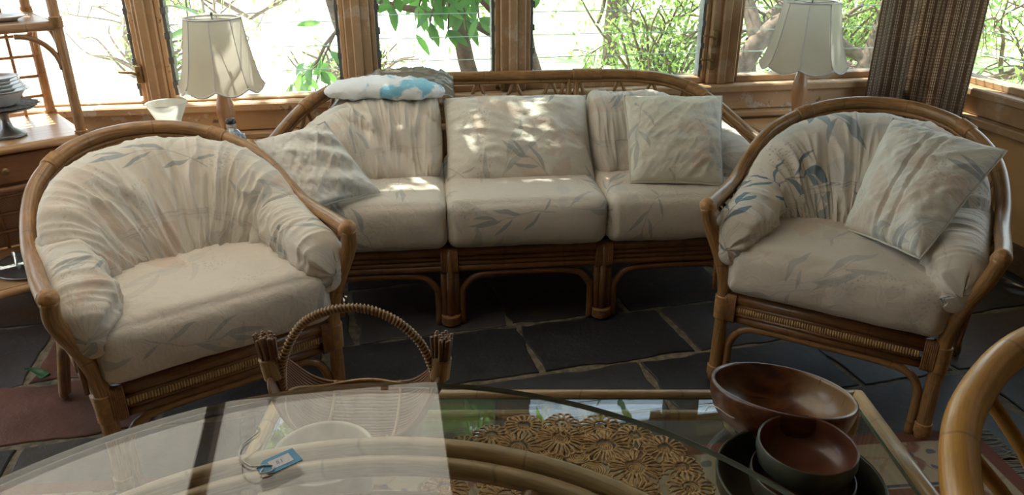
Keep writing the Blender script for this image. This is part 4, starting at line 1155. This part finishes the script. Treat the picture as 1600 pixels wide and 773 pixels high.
# ------------------------------------------------------------------ rattan shelf unit in the left corner
SA=R(42); TE=fr(Vector((-1.48,2.55,0)),SA)
def etagere():
    r=empty('rattan_shelf_unit',(-1.48,2.55,0),SA,'tall rattan shelf unit with lattice back in the left corner','shelf unit')
    W_=.50; D_=.41; pr=.0165; top=1.62
    for x in(0,-W_):
        for y in(0,D_):
            b=MB(); b.tube([(x,y,0),(x,y,top)],pr,12); b.build('post',M_cane_sh,r)
            for z in(.215,.555,.70,1.075):
                b=MB(); wraps(b,[(x,y,z-.018),(x,y,z+.018)],pr+.002,step=.007); b.build('post_binding',M_wrap,r)
    for z in (.215,1.075,1.50):
        b=MB()
        b.tube([(-W_,0,z-.012),(0,0,z-.012)],.0145,10); b.tube([(-W_,D_,z-.012),(0,D_,z-.012)],.012,10); b.tube([(-W_,0,z-.012),(-W_,D_,z-.012)],.012,10); b.tube([(0,0,z-.012),(0,D_,z-.012)],.012,10)
        b.box(-W_+.01,-.01,.01,D_-.01,z-.008,z+.002)
        b.build('shelf',M_shelf if z<1 else M_cane_sh,r)
    # drawer box with its top board
    b=MB(); b.rbox(-W_-.005,.012,-.012,D_+.01,.685,.705,.005); b.tube([(-W_-.01,-.012,.69),(.015,-.012,.69)],.012,10); b.tube([(.012,-.01,.69),(.012,D_,.69)],.011,10); b.build('cabinet_top',M_shelf,r)
    b=MB(); b.box(-W_+.015,-.012,.004,D_-.01,.565,.684,None,.003); b.tube([(-W_,-.002,.558),(.0,-.002,.558)],.012,10); b.build('drawer_box',M_shelfdk,r)
    b=MB(); b.rbox(-W_+.03,-.028,-.010,.006,.58,.672,.003); o=b.build('drawer',M_shelfdk,r)
    b=MB(); b.lathe([(.0005,.022),(.010,.021),(.013,.015),(.006,.006),(.006,0)],16,Matrix.Translation((-W_/2,-.010,.626))@Matrix.Rotation(R(90),4,'X')); b.build('knob',M_brass,o)
    # lattice back: upper and lower panels
    def lattice(z0,z1,nm,nx=6):
        b=MB(); n=nx
        for i in range(1,n): x=-W_+W_*i/n; b.tube([(x,D_,z0),(x,D_,z1)],.0058,7)
        k=max(2,round((z1-z0)/.075))
        for i in range(1,k): z=z0+(z1-z0)*i/k; b.tube([(-W_,D_-.004,z),(0,D_-.004,z)],.0058,7)
        b.build(nm,M_cane_sh,r)
    lattice(.70,1.065,'lattice_panel'); lattice(1.075,1.50,'lattice_panel'); lattice(.215,.555,'lattice_panel')
    b=MB(); b.box(-W_+.012,-.012,D_+.008,D_+.011,.22,.555); b.build('woven_backing',M_woven,r)
    # quarter brackets under the upper shelf, seen from the front and the side
    for (p,q) in (((0,0),(-1,0)),((0,0),(0,1)),((0,D_),(0,-1)),((-W_,0),(1,0))):
        b=MB(); pts=[]
        for k in range(9):
            a=k/8*PI/2; d=.012+.115*(1-math.sin(a)); zz=1.05-.012-.115*(1-math.cos(a))
            pts.append((p[0]+q[0]*d,p[1]+q[1]*d,zz))
        b.tube(pts,.0085,8); b.build('corner_bracket',M_cane_sh,r)
M_cane_sh=cane('shelf_cane',(.50,.27,.13),.6,.4,.2)
M_shelf=wood('shelf_board',(.50,.27,.12),(.60,.36,.18),(3,14,14),.35,.3); M_shelfdk=wood('drawer_board',(.24,.10,.045),(.32,.14,.06),(3,14,14),.45,.1)
t=NT('cream_weave'); v=t.co(); cx_=t.node('ShaderNodeTexBrick',i_Vector=t.mapv(v,(1,0,1),(0,0,0),(R(90),0,0)),i_Scale=60.0,i_Color1=(.74,.66,.54),i_Color2=(.66,.56,.44),i_Mortar=(.34,.16,.09)); cx_.inputs['Mortar Size'].default_value=.08
M_woven=t.fin(t.bsdf(cx_.outputs[0],.8))
etagere()
def TEp(x,y,z): return TE@Vector((x,y,z))
# pedestal dish with a stack of plates and a bowl
pp=TEp(-.195,.115,.706)
lathe_thing('pedestal_dish',[(.0005,0),(.052,0),(.055,.004),(.045,.012),(.020,.030),(.014,.055),(.016,.078),(.035,.088),(.098,.094),(.101,.098),(.098,.101),(.0005,.099)],M_pewter,pp,'dark pewter cake stand on the rattan shelf unit under the crockery','cake stand')
b=MB(); P=[]
for i in range(73):
    a=2*PI*i/72; P.append([Vector((rr*math.cos(a)*(1+.035*math.sin(a*16)*(rr>.08)),rr*math.sin(a)*(1+.035*math.sin(a*16)*(rr>.08)),.0+.002*math.sin(rr*300)-.02*max(0,rr-.098))) for rr in (.002,.03,.06,.085,.098,.106,.112)])
b.grid(P); o=b.build('lace_doily',plain('dark_lace',(.12,.11,.11),.8,scale=90,var=.5),None,pp+Vector((0,0,.1035))); tag(o,'dark lace doily with a scalloped edge on the pewter cake stand','doily'); sm=o.modifiers.new('t','SOLIDIFY'); sm.thickness=.001
z=pp.z+.107
lathe_thing('china_bowl',[(.0005,0),(.045,0),(.047,.004),(.062,.02),(.080,.043),(.081,.045),(.078,.044),(.060,.022),(.042,.008),(.0005,.006)],M_white,(pp.x,pp.y,z),'deep white china bowl, bottom of the crockery pile on the cake stand','bowl')
def plate(R0): return [(.0005,0),(R0*.6,0),(R0*.62,.004),(R0*.8,.009),(R0,.014),(R0*1.005,.0155),(R0*.99,.016),(R0*.8,.012),(R0*.6,.007),(.0005,.006)]
nms=['wide white plate resting on the deep china bowl','white plate second from the bottom of the plate pile','white plate in the middle of the plate pile','smaller white plate near the top of the plate pile','smallest white saucer topping the plate pile']
zz=z+.036
for k,(R0,lab) in enumerate(zip((.094,.086,.078,.074,.070),nms)):
    lathe_thing('plate',plate(R0),M_white,(pp.x+.002*math.sin(k*2),pp.y+.002*math.cos(k*3),zz),lab,'plate',n=48); bpy.context.scene.collection.objects[-1]; zz+=.0105
# tray with glasses on the low shelf
tp=TEp(-.20,.15,.217)
lathe_thing('silver_tray',[(.0005,0),(.125,0),(.140,.008),(.150,.012),(.151,.015),(.140,.012),(.125,.004),(.0005,.003)],M_pewter,tp,'round silver tray on the lowest board of the shelf unit','tray')
M_tumb=slabglass('tumbler_glass',(.93,.95,.95))
for k,(dx,dy,h) in enumerate(((-.03,-.04,.075),(.055,-.03,.07),(.02,.06,.08))):
    lathe_thing('glass_tumbler',[(.0005,.0005),(.026,.0005),(.030,h),(.0285,h+.0008),(.0245,.006),(.0005,.006)],M_tumb,tp+Vector((dx,dy,.0045)),['clear tumbler at the left of the silver tray','clear tumbler at the right of the silver tray','tallest clear tumbler at the back of the silver tray'][k],'tumbler',n=32)
lathe_thing('plate',plate(.075),M_white,TEp(-.13,.12,1.078),'single white plate on the upper shelf of the shelf unit','plate',n=48)
lathe_thing('glass_vase',[(.0005,.001),(.03,.001),(.033,.01),(.045,.05),(.048,.09),(.040,.13),(.034,.15),(.032,.152),(.0315,.15),(.038,.13),(.0455,.09),(.042,.05),(.028,.012),(.0005,.010)],M_tumb,TEp(-.055,.20,.218),'clear glass vase on the low shelf behind the armchair','vase',n=40)
# ------------------------------------------------------------------ side tables, lamps, vase, figurine
def side_table(loc,ang,hx,hy,h,label):
    r=empty('rattan_side_table',loc,ang,label,'side table')
    b=MB(); b.rbox(-hx,hx,-hy,hy,h-.018,h,.006); b.tube([(-hx,-hy,h-.012),(hx,-hy,h-.012),(hx,hy,h-.012),(-hx,hy,h-.012)],.012,8,closed=True); b.build('table_top',M_shelf,r)
    for sx in(-1,1):
        for sy in(-1,1):
            b=MB(); b.tube([(sx*(hx-.015),sy*(hy-.015),0),(sx*(hx-.015),sy*(hy-.015),h-.015)],.014,10); b.build('leg',M_cane,r)
    b=MB()
    for sx in(-1,1): b.tube([(sx*(hx-.015),-hy+.015,.15),(sx*(hx-.015),hy-.015,.15)],.010,8); b.tube([(-hx+.015,sx*(hy-.015),.15),(hx-.015,sx*(hy-.015),.15)],.010,8)
    b.build('stretcher',M_cane,r)
ZT=.58; ZR=.55
side_table((-1.165,2.74,0),0,.185,.195,ZT,'small rattan side table behind the left armchair, under the lamp')
side_table((1.235,3.27,0),WA,.175,.14,ZR,'small rattan side table behind the right armchair, under the lamp')
def lamp(loc,z0,z1,rb,rt,basez,label,seed,h0):
    r=empty('table_lamp',(loc[0],loc[1],h0),seed,label,'lamp')
    a=z0-h0; c=z1-h0
    b=MB(); Hh=a+.03
    pr=[(.0005,0),(.050,0),(.052,.008),(.044,.018),(.030,.024),(.020,.034),(.026,.044),(.018,.054)]
    pr+=[(.020,.060+.0*Hh),(.030,.060+.20*Hh*.9),(.034,.060+.32*Hh*.9),(.030,.06+.45*Hh*.9),(.020,.06+.62*Hh*.9),(.013,.06+.80*Hh*.9),(.011,Hh+.03),(.0005,Hh+.031)]
    b.lathe(pr,32); b.build('turned_base',M_lampwood,r)
    # scalloped bell shade with eight panels
    NP=8; nu=NP*14; nv=16; P=[]
    for i in range(nu+1):
        f=i/nu*NP; q=f-int(f) if i<nu else 0; ang=2*PI*i/nu; row=[]
        sc=math.sin(PI*q)
        for j in range(nv+1):
            h=j/nv; rr=rb+(rt-rb)*(h**.62); rr*=1-.035*(1-sc)*(0)+(-.05*sc if False else 0)
            rr*=(math.cos(PI/NP)/math.cos((q-.5)*2*PI/NP))**.75
            zz=a+(c-a)*h-(1-h)**3*.022*sc
            row.append(Vector((rr*math.cos(ang),rr*math.sin(ang),zz)))
        P.append(row)
    b=MB(); b.grid(P); o=b.build('lamp_shade',M_shade,r,recalc=False)
    t1=MB(); t1.tube([p[0]+Vector((0,0,0)) for p in P[:-1]],.0035,6,closed=True); t1.build('shade_trim',M_shadetrim,o); t1=MB(); t1.tube([p[-1] for p in P[:-1]],.0035,6,closed=True); t1.build('shade_trim',M_shadetrim,o)
    s=MB()
    for k in range(NP): s.tube([p*1.0+Vector((0,0,0)) for p in P[k*14]],.0018,5)
    s.build('shade_ribs',M_shadetrim,o)
    b=MB(); b.tube([(0,0,Hh+.03),(0,0,c+.012)],.003,6); b.tube([(-rt,0,c-.004),(rt,0,c-.004)],.0016,5); b.tube([(0,-rt,c-.004),(0,rt,c-.004)],.0016,5); b.lathe([(.0005,c+.022),(.005,c+.016),(.005,c+.010),(.002,c+.004)],12); b.build('shade_carrier',M_metal,r)
    b=MB(); b.lathe([(.0005,Hh+.115),(.016,Hh+.108),(.026,Hh+.088),(.024,Hh+.066),(.013,Hh+.046),(.013,Hh+.03)],20); b.build('bulb',M_white,r)
M_lampwood=wood('turned_beech',(.46,.24,.12),(.58,.33,.18),(10,10,2),.3,.3)
M_shade=thin('lamp_shade_cloth',(.70,.66,.56),.45,.8,.03); M_shadetrim=plain('shade_trim',(.62,.60,.60),.7)
lamp((-1.068,2.80),.822,1.058,.152,.098,0,'table lamp with scalloped cream shade, left of the sofa by the shelf unit',.2,ZT)
lamp((1.250,3.30),.812,1.065,.183,.112,0,'table lamp with scalloped cream shade behind the right armchair',.35,ZR)
lathe_thing('frosted_vase',[(.0005,0),(.046,0),(.047,.003),(.040,.030),(.030,.075),(.026,.095),(.028,.110),(.040,.150),(.068,.212),(.0695,.214),(.067,.211),(.038,.152),(.024,.112),(.0005,.105)],thin('frosted_glass',(.80,.80,.76),.6,.5,.02),(-1.205,2.625,ZT),'frosted white flared vase on the side table left of the lamp','vase')
def figurine():
    r=empty('porcelain_figurine',(-.990,2.625,ZT),R(10),'small blue and white porcelain figure of a bearded man with dark cap','figurine')
    b=MB(); b.lathe([(.0005,0),(.040,0),(.042,.01),(.036,.05),(.037,.080),(.034,.100),(.022,.115),(.011,.120),(.0005,.121)],24); 
    for sg in(-1,1): b.tube(cr([(sg*.030,-.002,.100),(sg*.037,-.010,.075),(sg*.022,-.028,.060),(sg*.004,-.034,.062)],5),[.011]*16,8)
    b.build('robe',plain('blue_white_glaze',(.28,.34,.44),.2,scale=70,var=.5),r)
    b=MB(); b.lathe([(.0005,.112),(.012,.116),(.017,.128),(.0165,.140),(.010,.150),(.0005,.152)],20); b.tube([(0,-.016,.133),(0,-.021,.129)],[.004,.003],6); b.build('head',plain('porcelain_skin',(.50,.42,.36),.3),r)
    b=MB(); b.tube([(0,-.013,.124),(0,-.019,.112),(0,-.020,.098)],[.009,.008,.002],8); b.build('beard',M_white,r)
    b=MB(); b.lathe([(.017,.140),(.0185,.143),(.017,.150),(.013,.157),(.0005,.158)],20); b.build('cap',plain('black_glaze',(.03,.03,.035),.3),r)
figurine()
# ------------------------------------------------------------------ curtain in the right-hand corner
def curtain():
    t=NT('striped_weave'); uv=t.co('UV'); s_=t.node('ShaderNodeSeparateXYZ',i_0=uv)
    a=t.math('PINGPONG',s_.outputs[0],.021); st=t.sstep(a,.0085,.0105)
    b_=t.math('PINGPONG',s_.outputs[0],.0052); fine=t.sstep(b_,.0018,.0030)
    h=t.math('PINGPONG',s_.outputs[1],.0065); dash=t.sstep(h,.0018,.003)
    big=t.math('PINGPONG',s_.outputs[1],.045); cross=t.sstep(big,.0022,.0012)
    col=t.mix(t.math('MULTIPLY',t.math('MULTIPLY',st,fine),t.math('ADD',.25,t.math('MULTIPLY',dash,.75))),(.25,.18,.135),(.68,.60,.50))
    col=t.mix(t.math('MULTIPLY',cross,.45),col,(.52,.44,.36))
    d=t.node('ShaderNodeBsdfDiffuse',i_0=col); tl=t.node('ShaderNodeBsdfTranslucent',i_0=col); m=t.node('ShaderNodeMixShader'); m.inputs[0].default_value=.45; t.l.new(d.outputs[0],m.inputs[1]); t.l.new(tl.outputs[0],m.inputs[2])
    M_=t.fin(m.outputs[0])
    u0=bu(1335); base=[BW@Vector((u0,-.085,0)),BW@Vector((UC-.17,-.10,0)),BW@Vector((UC-.13,-.14,0)),BW@Vector((UC-.125,-.33,0))]
    base=[Vector((p.x,p.y,0)) for p in base]
    C=cr([base[0],base[0].lerp(base[1],.33),base[0].lerp(base[1],.66),base[1],base[2],base[2].lerp(base[3],.5),base[3]],30)
    P=[];UV=[];L=0
    for i,p in enumerate(C):
        if i: L+=(p-C[i-1]).length
        d=(C[min(i+1,len(C)-1)]-C[max(i-1,0)]).normalized(); n=Vector((d.y,-d.x,0)); row=[];ur=[]
        for j in range(41):
            z=.30+(2.20-.30)*j/40
            amp=.026*(1-.25*j/40); w_=amp*math.sin(L*2*PI/.135+.5*nz(L*2,z*.8,3)+.4)+.006*nz(L*9,z*1.5,2)
            tp=1-.0*(j/40)
            row.append(Vector((p.x,p.y,z))+n*w_); ur.append((L*1.75,z))
        P.append(row);UV.append(ur)
    b=MB(); b.grid(P,UV); o=b.build('corner_curtain',M_,recalc=False); tag(o,'brown and cream striped woven curtain hanging in the right corner','curtain')
    sm=o.modifiers.new('t','SOLIDIFY'); sm.thickness=.0015
    b=MB(); p=[c+Vector((0,0,2.215)) for c in C]; b.tube([BW@Vector((posts[3][1],-.085,2.215))]+p+[RW@Vector((1.7,-.095,2.215))],.010,8); o=b.build('curtain_rod',M_brass); tag(o,'brass curtain rod above the corner curtain','curtain rod')
curtain()
# ------------------------------------------------------------------ garden
def ground():
    t=NT('sunlit_lawn'); v=t.co(); n1=t.noise(v,.9,5,.7); n2=t.noise(v,7,5,.7)
    sx_=t.node('ShaderNodeSeparateXYZ',i_0=v); glare=t.sstep(sx_.outputs[0],.6,-1.6)  # lawn paler towards the left: overexposed glare put into its colour
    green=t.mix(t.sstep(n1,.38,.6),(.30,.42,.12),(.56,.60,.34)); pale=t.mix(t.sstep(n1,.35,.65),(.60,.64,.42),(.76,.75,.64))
    col=t.mix(glare,green,pale); col=t.mix(t.math('MULTIPLY',t.sstep(n2,.5,.7),.35),col,(.26,.38,.12))
    m=t.fin(t.bsdf(col,.95,t.bump(n2,.4,.05)))
    b=MB(); P=[]
    for i in range(61):
        row=[]
        for j in range(51):
            x=-22+44*i/60; y=3.1+30*(j/50)**1.4
            yw=3.42+.176*x
            if j==0: row.append(Vector((x,-8 if abs(x)>4.2 else max(3.42+.176*x,2.9),-.15))); continue
            z=-.15-.25*min(1,(y-3.3)/3)+.06*nz(x*.4,y*.4,1)+.035*max(0,y-12)
            row.append(Vector((x,max(y,yw+.1) if abs(x)<4.2 else y,z)))
        P.append(row)
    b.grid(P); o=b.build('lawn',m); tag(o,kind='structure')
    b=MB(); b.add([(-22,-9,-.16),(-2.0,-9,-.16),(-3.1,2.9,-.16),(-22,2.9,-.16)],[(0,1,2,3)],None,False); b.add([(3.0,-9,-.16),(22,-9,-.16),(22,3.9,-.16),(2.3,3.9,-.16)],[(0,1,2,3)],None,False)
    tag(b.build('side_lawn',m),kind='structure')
ground()
G1=leafmat('mid_leaves',(.08,.17,.04),(.15,.28,.06),(.50,.80,.18)); G2=leafmat('light_leaves',(.14,.24,.05),(.26,.38,.10),(.50,.72,.20)); G3=leafmat('broad_leaves',(.035,.11,.035),(.08,.20,.05),(.28,.62,.12),.5)
def leafmesh(mb,p,d,up,L,W,big=False):
    d=d.normalized(); s=d.cross(up)
    if s.length<.1: s=d.orthogonal()
    s.normalize(); n=s.cross(d)
    if big:
        k=[(0,0),(.18,.30),(.42,.5),(.68,.42),(.88,.2),(1,0)]
        vs=[]
        for f,w in k: vs+=[p+d*L*f-n*(L*.22*f*f)+s*W*w+n*W*.18*w,p+d*L*f-n*(L*.22*f*f),p+d*L*f-n*(L*.22*f*f)-s*W*w+n*W*.18*w]
        fs=[]
        for i in range(5):
            a=i*3; fs+=[(a,a+3,a+4,a+1),(a+1,a+4,a+5,a+2)]
        mb.add(vs,fs,None,True)
    else:
        mb.add([p,p+d*L*.5+s*W*.5,p+d*L,p+d*L*.5-s*W*.5],[(0,1,2,3)],None,False)
def rv(rnd): 
    v=Vector((rnd.gauss(0,1),rnd.gauss(0,1),rnd.gauss(0,1))); return v.normalized()
def tree(name,base,Hh,seed,label,cat,lm,nleaf=1200,ls=.07,spread=1.0,depth=4,r0=.09,lean=(0,0),droop=0.0,low=.35,big=False,group=None,twist=.35,split=3,clear=.5,minz=-9):
    rnd=random.Random(seed); root=empty(name,base,0,label,cat,group); wood_=MB(); tips=[]; B_=Vector(base)
    def grow(p,d,L,r,dep):
        n=6; pts=[p]; q=p
        for i in range(n):
            d=(d+rv(rnd)*twist*.5+Vector((0,0,-.03-droop*.1*(depth-dep)))).normalized()
            if dep<depth and q.z+B_.z<minz+.4: d=(d+Vector((0,0,.7))).normalized()
            wd_=WN.dot(q+d*L/n+B_-WO)
            if wd_<clear: d=(d+WN*min(2.5,(clear-wd_)*6+.3)).normalized()
            wr_=WE.dot(q+d*L/n+B_-WO)-UC
            if 0>wd_ or (abs(wr_)<.6 and WN.dot(q+B_-WO)<.3): d=(d+WE*.9).normalized()
            q=q+d*L/n; pts.append(q)
        wood_.tube(pts,[r*(1-.45*i/n) for i in range(n+1)],6 if dep<2 else 8,caps=False)
        if dep<=2: tips.extend(pts[2:])
        if dep<=0: return
        for k in range(split):
            i=rnd.randint(int(n*low) if dep==depth else 2,n); nd=(d*.55+rv(rnd)*.85*spread+Vector((0,0,.22-droop))).normalized()
            grow(pts[i],nd,L*rnd.uniform(.58,.85),r*.55,dep-1)
    grow(Vector((0,0,-.3)),Vector((lean[0],lean[1],1)).normalized(),Hh*.42,r0,depth)
    wood_.build('trunk',M_bark,root,recalc=False)
    if nleaf:
        f=MB()
        for _ in range(nleaf):
            t=rnd.choice(tips); p=t+rv(rnd)*rnd.random()*.22*spread
            if WN.dot(p+B_-WO)<clear*.7 and WE.dot(p+B_-WO)<UC+.4: continue
            if p.z+B_.z<minz: continue
            d=rv(rnd)+Vector((0,0,-.5)); 
            leafmesh(f,p,d,rv(rnd)+Vector((0,0,1)),ls*rnd.uniform(.6,1.2),ls*rnd.uniform(.3,.5),big)
        f.build('foliage',lm,root,recalc=False)
    return root
GRP='garden trees outside the windows'
def aty(px,py,y):
    th=R(23.4); u=(px-800)/1185; v=-(py-386.5)/1185
    r=Vector((u,math.cos(th)+v*math.sin(th),-math.sin(th)+v*math.cos(th))); t=y/r.y
    return Vector((r.x*t,y,H+r.z*t))
BT=tree('broad_leaved_tree',(.35,5.2,-.3),4.4,11,'broad-leaved tree with large green leaves hanging outside the middle window','tree',G3,900,.17,.7,4,.06,(.0,-.12),.05,.6,True)
def bough():
    rnd=random.Random(12); w=MB(); f=MB(); o=Vector((.35,5.2,-.3))
    ends=[(612,8),(640,-15),(655,10),(672,34),(692,10),(700,46),(716,24),(735,-6),(748,28),(730,52),(665,-30),(705,-35),(760,-20),(840,-18),(600,-20)]
    root=aty(720,-190,5.0)-o
    for (px,py) in ends:
        e=aty(px,py,4.75+rnd.uniform(-.25,.3))-o; m=root.lerp(e,.55)+Vector((rnd.uniform(-.1,.1),rnd.uniform(-.1,.1),.10))
        pts=cr([root,m,e],7); w.tube(pts,[.012*(1-.8*i/len(pts))+.002 for i in range(len(pts))],5)
        for k in range(8):
            p=pts[-1-rnd.randint(0,4)]; d=Vector((rnd.uniform(-1,1),rnd.uniform(-.7,.7),rnd.uniform(-1.3,-.1)))
            leafmesh(f,p,d,Vector((rnd.uniform(-.4,.4),-1,.8)),rnd.uniform(.11,.18),rnd.uniform(.042,.060),True)
    w.build('bough',M_bark,BT,recalc=False); f.build('hanging_leaves',G3,BT,recalc=False)
bough()
tree('twisted_tree',(1.62,6.2,-.35),4.4,3,'twisted bare-limbed tree outside the fourth window','tree',G2,2600,.07,1.0,5,.12,(.0,-.05),0,.15,twist=.5)
tree('twisted_tree',(3.2,7.0,-.35),4.2,8,'twisted tree outside the window behind the right lamp','tree',G2,3600,.07,1.0,5,.11,(-.1,-.05),.02,.1,twist=.55)
tree('twisted_tree',(5.9,4.6,-.2),4.0,15,'twisted tree outside the right-hand wall window','tree',G2,2200,.07,1.0,5,.12,(-.1,.0),.02,.1,twist=.55)
tree('overhanging_tree',(-.98,5.2,-.3),5.0,41,'tree with a high crown beyond the post left of the sofa','tree',G1,9000,.13,.8,4,.085,(-.02,-.02),.02,.8,clear=.95,minz=1.7)
tree('overhanging_tree',(.02,5.0,-.3),5.6,44,'tree with a high crown beyond the post behind the middle of the sofa','tree',G1,14000,.14,1.15,4,.070,(-.08,-.05),.02,.85,clear=.45,minz=1.6)
tree('leafy_tree',(1.3,10.4,-.35),5.4,21,'dense leafy tree farther back in the garden, behind the middle windows','tree',G2,5200,.11,1.1,5,.12,(0,0),.0,.1)
tree('leafy_tree',(5.0,11.0,-.3),5.4,22,'dense leafy tree at the back right of the garden','tree',G2,6500,.11,1.2,5,.12,(0,0),.0,.1)
tree('leafy_tree',(-5.2,10.6,-.35),4.4,24,'pale leafy tree at the back left of the garden','tree',G2,900,.10,1.1,4,.09,(0,0),.0,.3)
def shrub(base,rx,h,n,seed,label,lm=G2,ls=.07):
    rnd=random.Random(seed); root=empty('garden_shrub',base,0,label,'shrub'); f=MB(); wd=MB()
    for k in range(26):
        a=rnd.random()*2*PI; e=Vector((rx*rnd.uniform(.3,1)*math.cos(a),rx*.7*rnd.uniform(.3,1)*math.sin(a),h*rnd.uniform(.5,1)))
        pts=cr([(0,0,-.1),e*.4+rv(rnd)*.12,e*.75+rv(rnd)*.12,e],4); wd.tube(pts,[.022*(1-.7*i/len(pts)) for i in range(len(pts))],5)
        for _ in range(n//26):
            p=rnd.choice(pts[3:])+rv(rnd)*.16; leafmesh(f,p,rv(rnd),rv(rnd),ls*rnd.uniform(.6,1.2),ls*.42)
    wd.build('stems',M_bark,root,recalc=False); f.build('foliage',lm,root,recalc=False)
shrub((1.6,8.0,-.4),1.0,1.1,1500,31,'bushy shrub on the lawn seen through the fourth window')
shrub((3.6,8.8,-.35),1.2,1.4,2400,32,'bushy shrub on the lawn behind the right lamp')
shrub((5.4,6.0,-.25),1.0,1.3,1800,33,'bushy shrub outside the right corner of the room')
shrub((-1.7,8.4,-.4),.8,.5,500,34,'low pale shrub seen through the second window')
shrub((-4.4,9.4,-.4),1.1,.6,500,35,'low pale shrub seen through the leftmost window')
